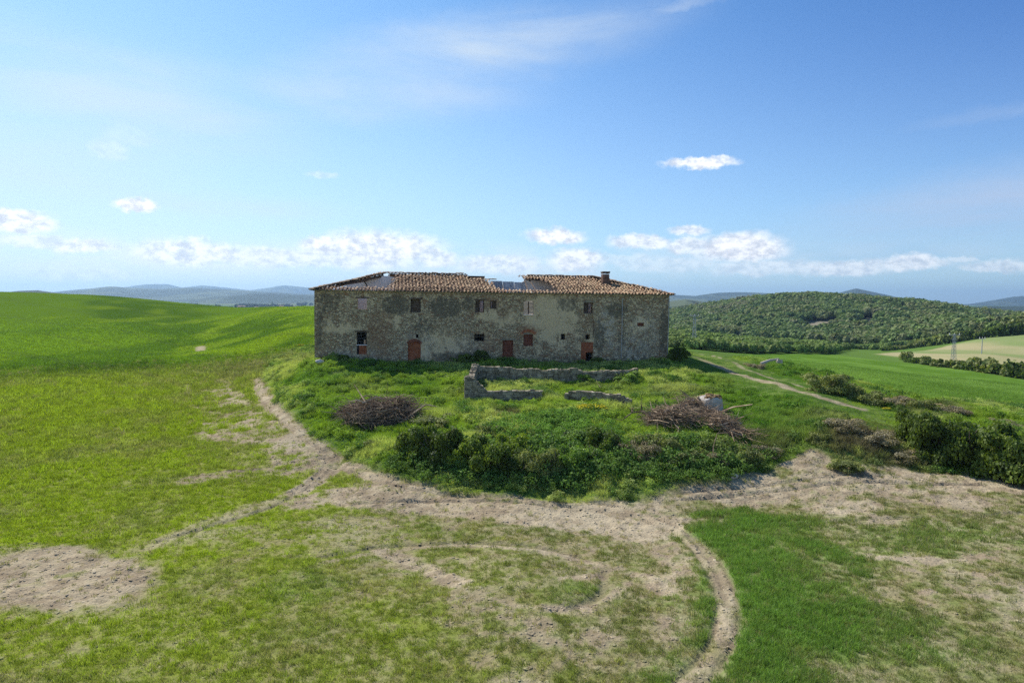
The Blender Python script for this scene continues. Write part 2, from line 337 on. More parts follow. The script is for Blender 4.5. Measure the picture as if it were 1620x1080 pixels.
    pf = np.zeros(n); pf[ig] = sst(inpoly(x[ig], y[ig], PALEF), -1.5, 1.5)
    g = mixc(g, mixc(np.ones((n, 1))*C(.20, .25, .09)[None], C(.36, .31, .17)[None], sst(fbm(x, y*.35, 22, 3, 88), .45, .64)*.9), pf)
    fo = sst(r, 400, 430)*sst(az_, .16, .22)
    g = mixc(g, C(.07, .095, .04)[None], fo*sst(2000-r, 0, 400))
    fd = sst(r, 420, 520)*(1-sst(az_, .16, .22))
    pt = fbm(x, y*.4, 260, 3, 99)
    g = mixc(g, mixc(np.ones((n, 1))*C(.10, .15, .05)[None], C(.22, .20, .11)[None], sst(pt, .45, .6)), fd)
    g = mixc(g, C(.06, .09, .035)[None], sst(pt, .62, .66)*fd*.8)
    for E in SCARS: g = mixc(g, C(.25, .22, .16)[None], ell_m(x, y, E)*sst(r, 300, 350))
    under = np.clip(patch, 0, 1); nf = (1-md)*(1-far)*(1-gfl); under = np.maximum(under, nf*(.62-.35*yel-.3*lush)*sst(f4*.5+f3*.5, .36, .6))
    alb = mixc(g, soilc, under)
    alb = mixc(alb, C(.12, .095, .07)[None], rut*(1-md)*.38*sst(f2, .2, .5))
    return dict(g=g, soil=fieldsoil, patch=patch, lush=lush, yel=yel, alb=alb, md=md, mnd=mnd, rut=rut, gfl=gfl, pf=pf, r=r, path=path)

def height(x, y, pt=None):
    x = np.asarray(x, float).ravel(); y = np.asarray(y, float).ravel()
    z = base_z(x, y); r = np.hypot(x, y); p = pt or paint(x, y)
    nearw = 1-sst(r, 70, 140); hs = sst(np.hypot((x+1.5)/19, (y-68)/9), 1.0, 1.3)
    z = z + (fbm(x, y, 1.7, 3, 3)-.5)*.42*p['md']*nearw*hs + (fbm(x, y, 5.0, 2, 13)-.5)*.5*p['md']*nearw*hs
    z = z + (fbm(x, y, .34, 2, 7)-.5)*(.05+.11*p['patch'])*(1-p['md'])*(1-sst(r, 40, 70))
    z = z + (fbm(x, y, 4.0, 2, 15)-.5)*.18*(1-p['md'])*nearw
    z = z - p['rut']*.10*(1-p['md'])
    z = z + (fbm(x, y*.6, 40, 2, 19)-.5)*2.4*sst(r, 120, 240)*(1-sst(r, 900, 2000)) 
    return z

# ------------------------------------------------------------------ mesh helpers
def mk_mesh(name, V, F, mats=(), smooth=False, attrs=None, mat_idx=None):
    V = np.asarray(V, np.float32); me = bpy.data.meshes.new(name)
    if isinstance(F, np.ndarray):
        k = F.shape[1]; nf = len(F); me.vertices.add(len(V)); me.vertices.foreach_set('co', V.ravel())
        me.loops.add(nf*k); me.loops.foreach_set('vertex_index', F.astype(np.int32).ravel())
        me.polygons.add(nf); me.polygons.foreach_set('loop_start', np.arange(nf, dtype=np.int32)*k)
        me.polygons.foreach_set('loop_total', np.full(nf, k, np.int32))
        me.update(calc_edges=True)
    else:
        me.from_pydata([tuple(map(float, v)) for v in V], [], F); me.update()
    me.polygons.foreach_set('use_smooth', np.full(len(me.polygons), smooth))
    for m in mats: me.materials.append(m)
    if mat_idx is not None: me.polygons.foreach_set('material_index', np.asarray(mat_idx, np.int32))
    for k_, v in (attrs or {}).items():
        v = np.asarray(v, np.float32)
        if v.ndim == 2:
            if v.shape[1] == 3: v = np.concatenate([v, np.ones((len(v), 1), np.float32)], 1)
            dom = 'POINT' if len(v) == len(me.vertices) else 'FACE'
            a = me.attributes.new(k_, 'FLOAT_COLOR', dom); a.data.foreach_set('color', v.ravel())
        else:
            dom = 'POINT' if len(v) == len(me.vertices) else 'FACE'
            a = me.attributes.new(k_, 'FLOAT', dom); a.data.foreach_set('value', v)
    return me
def link(name, me, parent=None, loc=None, **tags):
    o = bpy.data.objects.new(name, me); COL.objects.link(o)
    if parent is not None: o.parent = parent
    if loc is not None: o.location = loc
    for k, v in tags.items():
        if v is not None: o['category' if k == 'cat' else k] = v
    return o
def new_mat(name):
    m = bpy.data.materials.new(name); m.use_nodes = True; t = NT(m.node_tree); t.n.clear()
    o = t.new('ShaderNodeOutputMaterial'); b = t.new('ShaderNodeBsdfPrincipled'); t.l.new(b.outputs[0], o.inputs[0])
    b.inputs['Roughness'].default_value = .9; b.inputs['Specular IOR Level'].default_value = .25
    return m, t, b, o
def attr(t, name, typ='GEOMETRY', out='Color'):
    n = t.new('ShaderNodeAttribute', attribute_name=name, attribute_type=typ); return n.outputs[out]

# ------------------------------------------------------------------ ground
mg, t, b, o = new_mat('ground_soil_and_grass')
geo = t.new('ShaderNodeNewGeometry'); pos = geo.outputs['Position']
c = attr(t, 'col'); fine = t.noise(pos, 11, 5, .7); grain = t.noise(pos, 38, 3, .6)
c = t.mix(1.0, c, t.mix(fine, (.62, .62, .62), (1.38, 1.38, 1.38)), 'MULTIPLY')
c = t.mix(1.0, c, t.mix(grain, (.7, .7, .7), (1.3, 1.3, 1.3)), 'MULTIPLY')
big = t.noise(pos, .9, 4, .6); c = t.mix(1.0, c, t.mix(big, (.85, .88, .9), (1.15, 1.12, 1.1)), 'MULTIPLY')
t.l.new(c, b.inputs['Base Color']); b.inputs['Roughness'].default_value = 1; b.inputs['Specular IOR Level'].default_value = 0
bp = t.new('ShaderNodeBump'); bp.inputs['Strength'].default_value = .8; bp.inputs['Distance'].default_value = .06
vor = t.new('ShaderNodeTexVoronoi'); t.l.new(pos, vor.inputs['Vector']); vor.inputs['Scale'].default_value = 7
t.l.new(t.math('ADD', t.math('MULTIPLY', vor.outputs['Distance'], .6), fine), bp.inputs['Height']); t.l.new(bp.outputs[0], b.inputs['Normal'])

def graded(lo, hi, f_lo, f_hi, s, g):
    a = list(np.arange(f_lo, f_hi+1e-6, s)); x, st = f_hi, s
    while x < hi: st = s + g*(x-f_hi); x += st; a.append(x)
    x = f_lo; b_ = []
    while x > lo: st = s + g*(f_lo-x); x -= st; b_.append(x)
    return np.array(b_[::-1]+a)
gx = graded(-8900, 8900, -24, 26, .13, .016); gy = graded(-80, 10500, 14, 58, .13, .013)
GX, GY = np.meshgrid(gx, gy); nx, ny = len(gx), len(gy); X, Y = GX.ravel(), GY.ravel()
pt = paint(X, Y); Z = height(X, Y, pt)
idx = np.arange(nx*ny).reshape(ny, nx); F = np.stack([idx[:-1, :-1], idx[:-1, 1:], idx[1:, 1:], idx[1:, :-1]], -1).reshape(-1, 4)
me = mk_mesh('ground', np.stack([X, Y, Z], 1), F, [mg], True, dict(col=pt['alb']))
link('ground', me, kind='structure')
print('ground', nx, ny, nx*ny)
def hz1(x, y): return float(height(np.array([x]), np.array([y]))[0])

# ================================================================== THE FARMHOUSE
def xyz_of(px, py, r): return ray_r(px, py, r)
HL = np.array([-17.9, 61.7]); HR = np.array([15.4, 67.1])          # front corners on the ground
HU = (HR-HL); HLEN = float(np.linalg.norm(HU)); HU = HU/HLEN; HV = np.array([-HU[1], HU[0]]); HD = 12.0
HYAW = math.atan2(HU[1], HU[0]); EAVE = 6.42
def facade(px, py):
    """pixel -> (distance along the front wall, height)"""
    d = pix_dir(px, py); den = d[0]*HV[0]+d[1]*HV[1]; k = (HL@HV)/den; p = d*k
    return float((p[:2]-HL)@HU), float(p[2]+ZC)
class MB:
    def __init__(s): s.V = []; s.F = []; s.M = []; s.A = []; s.n = 0
    def add(s, V, F, m=0, a=.5):
        V = np.asarray(V, float); s.V.append(V); s.F += [tuple(int(i)+s.n for i in f) for f in F]; s.M += [m]*len(F); s.A += [a]*len(F); s.n += len(V)
    def box(s, x0, x1, y0, y1, z0, z1, m=0, a=.5, jit=0, rng=None):
        V = np.array([[x, y, z] for z in (z0, z1) for y in (y0, y1) for x in (x0, x1)], float)
        if jit: V = V + rng.uniform(-jit, jit, V.shape)
        s.add(V, [(0,2,3,1),(4,5,7,6),(0,1,5,4),(2,6,7,3),(0,4,6,2),(1,3,7,5)], m, a)
    def quad(s, a, b, c, d, m=0): s.add([a, b, c, d], [(0,1,2,3)], m)
    def tube(s, pts, rad, n=5, m=0, a=.5):
        pts = [np.array(p, float) for p in pts]; V = []; L = len(pts)
        for i, p in enumerate(pts):
            d = pts[min(i+1, L-1)]-pts[max(i-1, 0)]; d = d/(np.linalg.norm(d)+1e-9)
            u = np.cross(d, [0, 0, 1.0] if abs(d[2]) < .9 else [1.0, 0, 0]); u /= np.linalg.norm(u); w = np.cross(d, u)
            r_ = rad[i] if isinstance(rad, (list, tuple, np.ndarray)) else rad
            for k in range(n): q = 2*math.pi*k/n; V.append(p+r_*(u*math.cos(q)+w*math.sin(q)))
        F = [(i*n+k, i*n+(k+1) % n, (i+1)*n+(k+1) % n, (i+1)*n+k) for i in range(L-1) for k in range(n)]
        F += [tuple(range(n))[::-1], tuple(range((L-1)*n, L*n))]
        s.add(V, F, m, a)
    def build(s, name, mats, parent=None, smooth=False, loc=None, tagd=None, yaw=None, extra=None):
        if not isinstance(mats, (list, tuple)): mats = [mats]
        V = np.concatenate(s.V); att = dict(tint=np.array(s.A)); att.update(extra or {})
        me = mk_mesh(name, V, s.F, mats, smooth, att, s.M); o = link(name, me, parent, loc, **(tagd or {}))
        if yaw is not None: o.rotation_euler = (0, 0, yaw)
        return o

def simple_mat(name, c1, c2, scale=4, rough=.9, bump=.4, tint=.35, coord='Object', dist=.03):
    m, t, b, o = new_mat(name); tc = t.new('ShaderNodeTexCoord'); p = tc.outputs[coord]
    n = t.noise(p, scale, 6, .65); c = t.mix(t.ramp(n, .35, .65), c1, c2)
    if tint:
        a = attr(t, 'tint', out='Fac'); g = t.math('MULTIPLY_ADD', a, tint*2, 1-tint); gg = t.xyz(g, g, g); c = t.mix(1.0, c, gg, 'MULTIPLY')
    t.l.new(c, b.inputs['Base Color']); b.inputs['Roughness'].default_value = rough
    if bump:
        bp = t.new('ShaderNodeBump'); bp.inputs['Strength'].default_value = bump; bp.inputs['Distance'].default_value = dist
        t.l.new(t.noise(p, scale*5, 4, .6), bp.inputs['Height']); t.l.new(bp.outputs[0], b.inputs['Normal'])
    return m

# masonry wall: field stones, mortar, remains of render, lichen -- all driven by painted masks on the wall itself
mw, t, b, o = new_mat('stone_wall'); tc = t.new('ShaderNodeTexCoord'); p = tc.outputs['Object']
wv = t.vmath('ADD', p, t.vmath('MULTIPLY', t.vmath('SUBTRACT', t.noise(p, 3, 3, .6, out='Color'), (.5,.5,.5)), (.25,.25,.16)))
mp = t.vmath('MULTIPLY', wv, (4.3, 4.3, 8.6))
v1 = t.new('ShaderNodeTexVoronoi', feature='F1'); t.l.new(mp, v1.inputs['Vector']); v1.inputs['Scale'].default_value = 1
v2 = t.new('ShaderNodeTexVoronoi', feature='DISTANCE_TO_EDGE'); t.l.new(mp, v2.inputs['Vector']); v2.inputs['Scale'].default_value = 1
cs = t.new('ShaderNodeSeparateXYZ'); t.l.new(v1.outputs['Color'], cs.inputs[0])
st = t.mix(t.ramp(cs.outputs[0], .1, .9), (.30,.235,.15), (.53,.435,.29)); st = t.mix(t.ramp(cs.outputs[1], .75, .9), st, (.26,.155,.09))
mort = t.ramp(v2.outputs['Distance'], .10, .02)
stone = t.mix(mort, st, (.17,.14,.10))
pn = t.noise(p, .9, 6, .68); pl = t.math('MULTIPLY', t.ramp(t.math('ADD', t.math('ADD', pn, t.math('MULTIPLY', t.noise(p, 4.5, 5, .7), .35)), t.math('MULTIPLY', attr(t, 'plaster', out='Fac'), .26)), .74, .86), .85)
pcol = t.mix(t.noise(p, 2.2, 5, .6), (.42,.335,.21), (.60,.49,.33))
c = t.mix(pl, stone, pcol)
br = t.math('MULTIPLY', attr(t, 'brick', out='Fac'), t.ramp(t.noise(p, 3.5, 4, .6), .3, .55)); c = t.mix(t.math('MULTIPLY', br, .75), c, t.mix(t.ramp(cs.outputs[2], .2, .8), (.20,.105,.058), (.30,.20,.12)))
gr = t.math('MULTIPLY', attr(t, 'grey', out='Fac'), t.ramp(t.noise(p, 1.6, 5, .65), .38, .6)); c = t.mix(t.math('MULTIPLY', gr, .75), c, (.46,.43,.37))
ln = t.noise(t.vmath('MULTIPLY', p, (1, 1, .55)), 2.6, 7, .72)
li = t.ramp(t.math('ADD', ln, t.math('MULTIPLY', attr(t, 'lichen', out='Fac'), .34)), .66, .82)
c = t.mix(t.math('MULTIPLY', li, .74), c, t.mix(t.noise(p, 9, 3), (.06,.055,.042), (.14,.13,.10)))
sp = t.ramp(t.noise(p, 7, 5, .75), .57, .68); c = t.mix(t.math('MULTIPLY', sp, .5), c, (.035,.030,.024))
c = t.mix(1.0, c, (1.44, 1.35, 1.24), 'MULTIPLY'); t.l.new(c, b.inputs['Base Color']); b.inputs['Roughness'].default_value = .95
hgt = t.math('ADD', t.math('MULTIPLY', t.math('MULTIPLY', t.math('SUBTRACT', 1.0, mort), t.math('SUBTRACT', 1.0, pl)), .6), t.noise(p, 6, 6, .7))
bp = t.new('ShaderNodeBump'); bp.inputs['Strength'].default_value = .9; bp.inputs['Distance'].default_value = .07; t.l.new(hgt, bp.inputs['Height']); t.l.new(bp.outputs[0], b.inputs['Normal'])

m_plaster = simple_mat('white_plaster', (.76,.70,.66), (.84,.80,.77), 1.5, tint=0)
m_tile = simple_mat('terracotta_tile', (.30,.17,.095), (.46,.31,.19), 1.2, tint=.55)
# tile colour per tile with lichen patches
t = NT(m_tile.node_tree); b = [n for n in t.n if n.type == 'BSDF_PRINCIPLED'][0]; tc = t.new('ShaderNodeTexCoord'); p = tc.outputs['Object']
a = attr(t, 'tint', out='Fac'); rp = t.new('ShaderNodeValToRGB'); t.l.new(a, rp.inputs[0]); e = rp.color_ramp.elements
e[0].position = 0; e[0].color = (.09,.055,.038,1); e[1].position = 1; e[1].color = (.64,.49,.30,1)
for q, cc in ((.2,(.24,.14,.085,1)),(.45,(.44,.285,.17,1)),(.7,(.56,.385,.225,1)),(.88,(.40,.21,.115,1))): x_ = e.new(q); x_.color = cc
c = t.mix(t.ramp(t.noise(p, 5, 5, .7), .52, .66), rp.outputs[0], (.30,.27,.18)); c = t.mix(t.math('MULTIPLY', t.ramp(t.noise(p, 2.2, 5, .7), .56, .68), .6), c, (.07,.055,.045)); t.l.new(c, b.inputs['Base Color'])
m_brick = simple_mat('orange_brick', (.33,.095,.04), (.42,.15,.07), 3, tint=.3)
m_dkbrick = simple_mat('dark_red_brick', (.17,.055,.032), (.24,.085,.05), 3, tint=.3)
m_wood = simple_mat('weathered_wood', (.07,.045,.03), (.16,.11,.075), 6, tint=.3)
m_shut = simple_mat('salmon_brick_infill', (.66,.42,.28), (.74,.52,.38), 4, tint=.2)
m_dark = simple_mat('earth_floor', (.06,.05,.04), (.09,.07,.055), 2, tint=0); m_bounce = simple_mat('pale_bounce_floor', (.50,.44,.37), (.62,.56,.48), 2, tint=0)  # left-bay floor made pale to bounce light onto the inner wall
m_metal = simple_mat('grey_metal', (.33,.34,.35), (.42,.43,.43), 3, rough=.55, tint=0, bump=0)
m_sheet = simple_mat('corrugated_fibre_cement', (.36,.36,.37), (.50,.49,.49), 2.5, tint=.25)

house = link('ruined_farmhouse', None, None, (HL[0], HL[1], 0), label='long abandoned two-storey stone farmhouse with half-collapsed terracotta tile roof', cat='farmhouse')
house.rotation_euler = (0, .0055, HYAW)
rngh = np.random.default_rng(4)
OPEN = {}                                                       # name -> (u0,u1,z0,z1)
def opn(k, a, b_, c, d): 
    u0_, z1_ = facade(a, b_); u1_, z0_ = facade(c, d); OPEN[k] = (u0_, u1_, z0_, z1_); return OPEN[k]
for k, v in dict(w1=(565.2,471.6,579.9,488.8), w2=(649,472.2,665.2,493.2), w3=(751.5,473.5,765.5,492.7), w4=(775.0,473.7,785,486.8), w5=(827.8,474.7,843.7,495.5), w6=(923,476,937.4,493.8),
    l1=(564.2,524.8,580,560), l3=(750,526.7,766.5,538.2), l5=(828,527,843,545.5), l6=(887.3,525.8,894.4,535.3), l7=(926,527,933.2,534.5), h2=(657.6,527.7,661.8,533.6), ni=(1008,507.6,1018.8,513.3),
    d2=(645,538.6,665.6,575), d4=(794.9,536.3,811.7,575), d8=(919.3,538.8,938,574)).items(): opn(k, *v)
for k in ('d2', 'd4', 'd8'): u0_, u1_, z0_, z1_ = OPEN[k]; OPEN[k] = (u0_, u1_, .02, z1_)
TH = .6
def wall_grid(L, H, ops, step=.22, top=None):
    us = sorted(set(np.round(np.concatenate([np.linspace(0, L, int(L/step)+1)]+[[o_[0], o_[1]] for o_ in ops]), 4)))
    zs = sorted(set(np.round(np.concatenate([np.linspace(-1.2, H, int((H+1.2)/step)+1)]+[[o_[2], o_[3]] for o_ in ops]), 4)))
    us = [u for i, u in enumerate(us) if i == 0 or u-us[i-1] > 1e-3]; zs = [z for i, z in enumerate(zs) if i == 0 or z-zs[i-1] > 1e-3]
    us = np.array(us); zs = np.array(zs); nu, nz = len(us), len(zs); UU, ZZ = np.meshgrid(us, zs)
    V = []; F = []
    bulge = (fbm(UU.ravel(), ZZ.ravel(), 2.2, 3, 7)-.5)*.16
    V = np.concatenate([np.stack([UU.ravel(), -np.maximum(bulge, -.05), ZZ.ravel()], 1), np.stack([UU.ravel(), np.full(UU.size, TH), ZZ.ravel()], 1)])
    N = nu*nz; solid = np.ones((nz-1, nu-1), bool)
    for (a, b_, c, d) in ops:
        uc = (us[:-1]+us[1:])/2; zc = (zs[:-1]+zs[1:])/2
        solid &= ~((zc[:, None] > c) & (zc[:, None] < d) & (uc[None] > a) & (uc[None] < b_))
    id_ = lambda i, j: i*nu+j
    for i in range(nz-1):
        for j in range(nu-1):
            if not solid[i, j]: continue
            a, b_, c, d = id_(i, j), id_(i, j+1), id_(i+1, j+1), id_(i+1, j)
            F.append((a, b_, c, d)); F.append((N+b_, N+a, N+d, N+c))
            if i == 0 or not solid[i-1, j]: F.append((b_, a, N+a, N+b_))
            if i == nz-2 or not solid[i+1, j]: F.append((d, c, N+c, N+d))
            if j == 0 or not solid[i, j-1]: F.append((a, d, N+d, N+a))
            if j == nu-2 or not solid[i, j+1]: F.append((c, b_, N+b_, N+c))
    return V, F
V, F = wall_grid(HLEN, EAVE, list(OPEN.values()))
def wm(V, items):
    o_ = np.zeros(len(V))
    for px, py, rx, ry, s_ in items:
        u, z = facade(px, py); u2, _ = facade(px+rx, py); _, z2 = facade(px, py-ry)
        o_ = np.maximum(o_, s_*sst(np.hypot((V[:, 0]-u)/(u2-u), (V[:, 2]-z)/(z2-z)), 1.4, .5))
    return o_
lich = wm(V, [(520,478,25,22,.8),(625,482,25,18,1),(705,485,30,20,1),(740,478,14,14,.9),(668,520,20,25,.7),(895,480,20,12,.9),(975,488,20,14,1),(1000,505,30,16,.5),(1050,520,8,45,1),(505,520,8,45,.8),(948,530,12,30,.9),(1010,555,30,22,.6),(725,562,55,8,1),(560,568,60,6,.8),(985,540,12,30,.6),(880,567,190,5,.7),(1035,470,22,8,.5)])
plas = wm(V, [(870,500,45,40,1),(690,545,50,25,.7),(900,540,60,20,.4),(785,500,30,20,.6),(1012,510,18,12,.9),(570,480,30,14,.5),(625,510,14,20,.4),(540,515,30,15,.5)])
grey = wm(V, [(960,515,16,35,1),(1005,550,30,22,.9),(660,545,25,25,.5),(740,550,30,20,.4),(560,560,40,10,.6),(1020,520,30,30,.5)])
bric = wm(V, [(600,530,20,35,1),(612,500,10,12,.8),(835,522,17,10,1.2),(803,555,14,22,.9),(777,477,14,12,1),(770,545,12,20,.8),(835,480,14,16,.5),(575,545,12,25,.6),(930,505,14,14,.5),(797,490,10,15,.4),(650,536,14,6,.5)])
me = mk_mesh('wall', V, F, [mw], False, dict(lichen=lich, plaster=plas, grey=grey, brick=bric))
link('wall', me, house)
def plain_wall(name, L, H, mat, pos, yaw, ops=()):
    V, F = wall_grid(L, H, list(ops), .8); me = mk_mesh(name, V, F, [mat], False, dict(lichen=np.full(len(V), .3), plaster=np.full(len(V), .3), grey=np.full(len(V), .3), brick=np.zeros(len(V))))
    o_ = link(name, me, house, pos); o_.rotation_euler = (0, 0, yaw); return o_
plain_wall('wall', HD-2*TH-.02, EAVE-.03, mw, (HLEN-.01, TH+.01, 0), R(90), [(3, 4, 3.9, 5.1)])
plain_wall('wall', HD-2*TH-.02, EAVE-.03, mw, (.01, HD-TH-.01, 0), R(-90), [(4, 5, 3.9, 5.1)])
plain_wall('wall', HLEN, EAVE-.015, mw, (HLEN, HD, 0), R(180), [(5, 6, 3.9, 5.2), (12, 13, 3.9, 5.2), (20, 21, 3.9, 5.2), (27, 28, 3.9, 5.2), (9, 10.2, .1, 2.2)])
# inner walls, upper floor
def slope_z(u, v):                                              # roof height at (u,v) of the hipped roof
    return EAVE + .12 + .285*max(0, min(v, HD-v, u, HLEN-u))
mbi = MB()
def prism_wall(mb, prof, v0, v1, z0=.0):
    n = len(prof); V = [(u, v, z) for v in (v0, v1) for (u, z) in prof] + [(u, v, z0) for v in (v0, v1) for (u, z) in prof]
    F = []
    for i in range(n-1):
        F += [(2*n+i, 2*n+i+1, i+1, i), (3*n+i+1, 3*n+i, n+i, n+i+1), (i, i+1, n+i+1, n+i)]
    F += [(2*n, 0, n, 3*n), (3*n-1, 4*n-1, 2*n-1, n-1)]
    mb.add(V, F)
def ps(u): return slope_z(u, 5.8)-.28
pr = [(.62, ps(.62)), (2.5, ps(2.5)+.1), (3.9, ps(3.9)+.08), (4.2, ps(4.2)+.1), (5.8, ps(5.8)+.12), (6.3, ps(6)+.12), (7.2, ps(6)+.0)]
pr += [(9, ps(9)-.05), (14, ps(14)-.25), (14.4, 7.5), (17, 7.35), (19.5, 7.4), (20.45, 7.88), (24, ps(24)-.05), (27, ps(27)), (HLEN-.65, ps(HLEN-.65))]
prism_wall(mbi, pr, 5.6, 5.95); mbi.build('inner_wall', m_plaster, house)
for u in (7.4, 13.2, 20.2, 26.5): mbx = MB(); mbx.box(u, u+.3, TH+.01, 5.58, .04, EAVE+.3); mbx.build('cross_wall', m_plaster, house)
mbf = MB(); mbf.box(.62, 7.39, TH+.01, HD-TH-.02, 2.95, 3.15); mbf.build('upper_floor', m_bounce, house); mbf = MB(); mbf.box(7.41, HLEN-.62, TH+.01, HD-TH-.02, 2.95, 3.15); mbf.build('upper_floor', m_dark, house); mbf = MB(); mbf.box(.62, HLEN-.62, TH+.01, HD-TH-.02, -.3, .03); mbf.build('floor', m_dark, house)

# cornice under the eaves
mbc = MB(); mbc.box(-.16, HLEN+.16, -.20, TH-.06, EAVE+.004, EAVE+.10); mbc.box(-.16, .54, TH-.05, HD+.16, EAVE+.004, EAVE+.09); mbc.box(HLEN-.54, HLEN+.16, TH-.05, HD+.16, EAVE+.004, EAVE+.09)
mbc.box(.56, HLEN-.56, HD-.5, HD+.16, EAVE+.004, EAVE+.08); mbc.build('cornice', simple_mat('pale_cornice', (.22,.20,.15), (.32,.29,.22), 3, tint=0), house)

# tiled slopes, tile by tile
OV = .38
def tile_slope(name, along, into, origin, L, keep, rise=.285, seed=1, hipL=True, hipR=True, sag=.1):
    """along/into: unit vectors in house coordinates; s runs along the eave, v up the slope (plan distance)"""
    rg = np.random.default_rng(seed); mb = MB(); pitch = .33; seg = 5; al = np.array([*along, 0.]); inn = np.array([*into, 0.])
    prof = [(math.cos(math.pi*k/(seg-1))*-1, math.sin(math.pi*k/(seg-1))) for k in range(seg)]
    s = -OV
    while s < L+OV:
        v = -OV; row = 0
        while v < HD/2+.02:
            lim_l = s if hipL else 1e9; lim_r = L-s if hipR else 1e9
            if v <= min(lim_l, lim_r)+.18 and keep(s+.15, v, rg):
                jx, jz, sk = rg.normal(0, .022), rg.normal(0, .018), rg.normal(0, .05)
                zb = EAVE+.15+.285*v + (vn(np.array([s*.35]), np.array([v*.5]), seed)[0]-.5)*sag*2*min(1, v+.3)
                for kind in (0, 1):                       # channel tile below, cover tile above
                    rr = .125 if kind else .12; cx = s+jx+(.165 if kind else 0.0)
                    V = []
                    for (q, dz) in ((0, .0), (.46, 0.0)):
                        w = rr*(1.0 if q == 0 else .82)
                        for (a, h) in prof:
                            hh = h*rr*.85 if kind else -h*rr*.5+.05
                            P_ = np.array([*origin, 0.]) + al*(cx+a*w+sk*q) + inn*(v+q)
                            V.append([P_[0], P_[1], zb+.285*q+hh+(.045 if q == 0 and kind else 0)+(.02 if q == 0 else 0)+jz])
                    F = [(i, i+1, seg+i+1, seg+i) for i in range(seg-1)]
                    tn = np.clip(rg.beta(2.2, 2.0)+.18*(vn(np.array([s*.5]), np.array([v*.6]), seed+5)[0]-.5), 0, 1)
                    mb.add(V, F, 0, tn*(1 if kind else .22))
            v += .36; row += 1
        s += pitch
    return mb.build(name, m_tile, house)
def keep_front(s, v, rg):
    j = rg.uniform(-.28, .28)
    if v < .02: return True
    if v < .35 and s < 7: return rg.random() < .75
    if s < 6.6+.15*v+j*.6: return s < 1.3+j and v < .8 or (v > s-.75 and s < 6.6)
    if s < 14.3+j: return True
    if s < 17.3+j-.28*v: return v < 4.3+j
    if s < 22.9+j*.5-.25*v-(1.6 if v > 4.4 else 0): return False
    return True
tile_slope('roof', (1, 0), (0, 1), (0, 0), HLEN, keep_front, seed=11)
tile_slope('roof', (0, -1), (1, 0), (0, HD), HD, lambda s, v, rg: HD-s < v+1.3+rg.uniform(-.3, .3) or v < .3, seed=12)  # end slope cut back to hip and eave to let light in
tile_slope('roof', (0, 1), (-1, 0), (HLEN, 0), HD, lambda s, v, rg: True, seed=13)
tile_slope('roof', (-1, 0), (0, -1), (HLEN, HD), HLEN, lambda s, v, rg: not (13.3 < s < 18.5 and v > 1.5) and not (HLEN-14.4 > s > HLEN-17 and v > 4.5) and s < HLEN-6.3, seed=14)  # back slope left out over the left room to let light in
# ridge and hip caps
rr = np.random.default_rng(8)
def caps(p0, p1, lo=0, hi=1, miss=0):
    mbr = MB()
    p0 = np.array(p0); p1 = np.array(p1); L = np.linalg.norm(p1-p0); n = int(L/.38); d = (p1-p0)/L; sd = np.cross(d, [0, 0, 1]); sd /= np.linalg.norm(sd)
    for i in range(n):
        q = i/n
        if q < lo or q > hi or rr.random() < miss: continue
        a = p0+d*i*.38+rr.normal(0, .02, 3); b_ = a+d*.45; V = []
        for pt_, w in ((a, .15), (b_, .12)):
            for k in range(5): an = math.pi*k/4; V.append(pt_+sd*math.cos(an)*w+np.array([0, 0, math.sin(an)*w*.8]))
        mbr.add(V, [(k, k+1, 6+k, 5+k) for k in range(4)], 0, rr.beta(2, 2))
    mbr.build('ridge_tiles', m_tile, house)
RZ = slope_z(15, 6)+.12
caps((6, 6, RZ), (14.2, 6, RZ)); caps((14.6, 5.2, RZ-.5), (17.3, 5.0, RZ-.55), miss=0); caps((20.6, 6, RZ), (HLEN-6, 6, RZ))
caps((-.3, -.3, EAVE+.12), (6, 6, RZ), miss=0); caps((HLEN+.3, -.3, EAVE+.12), (HLEN-6, 6, RZ)); caps((-.3, HD+.3, EAVE+.12), (6, 6, RZ)); caps((HLEN+.3, HD+.3, EAVE+.12), (HLEN-6, 6, RZ))
# hip beam and rafters left in the collapsed bays
def beam(p0, p1, w=.07): mb = MB(); mb.tube([p0, p1], w, 6); return mb.build('rafter', m_wood, house)
beam((.3, .3, EAVE+.05), (5.95, 5.9, RZ-.32), .13)
beam((4.1, 5.5, slope_z(4.1, 4.1)-.2), (5.0, .6, EAVE-.02)); beam((18.2, .6, EAVE+.14), (18.35, 3.4, 6.9), .08); beam((19.8, .5, EAVE+.1), (20.2, 5.4, RZ-.5), .06)
beam((20.65, .6, EAVE+.1), (20.7, 5.4, RZ-.45), .07)
for u in (8.5, 10.5, 12.5, 23.5, 25.5, 27): beam((u, .4, EAVE+.02), (u, 5.5, RZ-.52), .08)
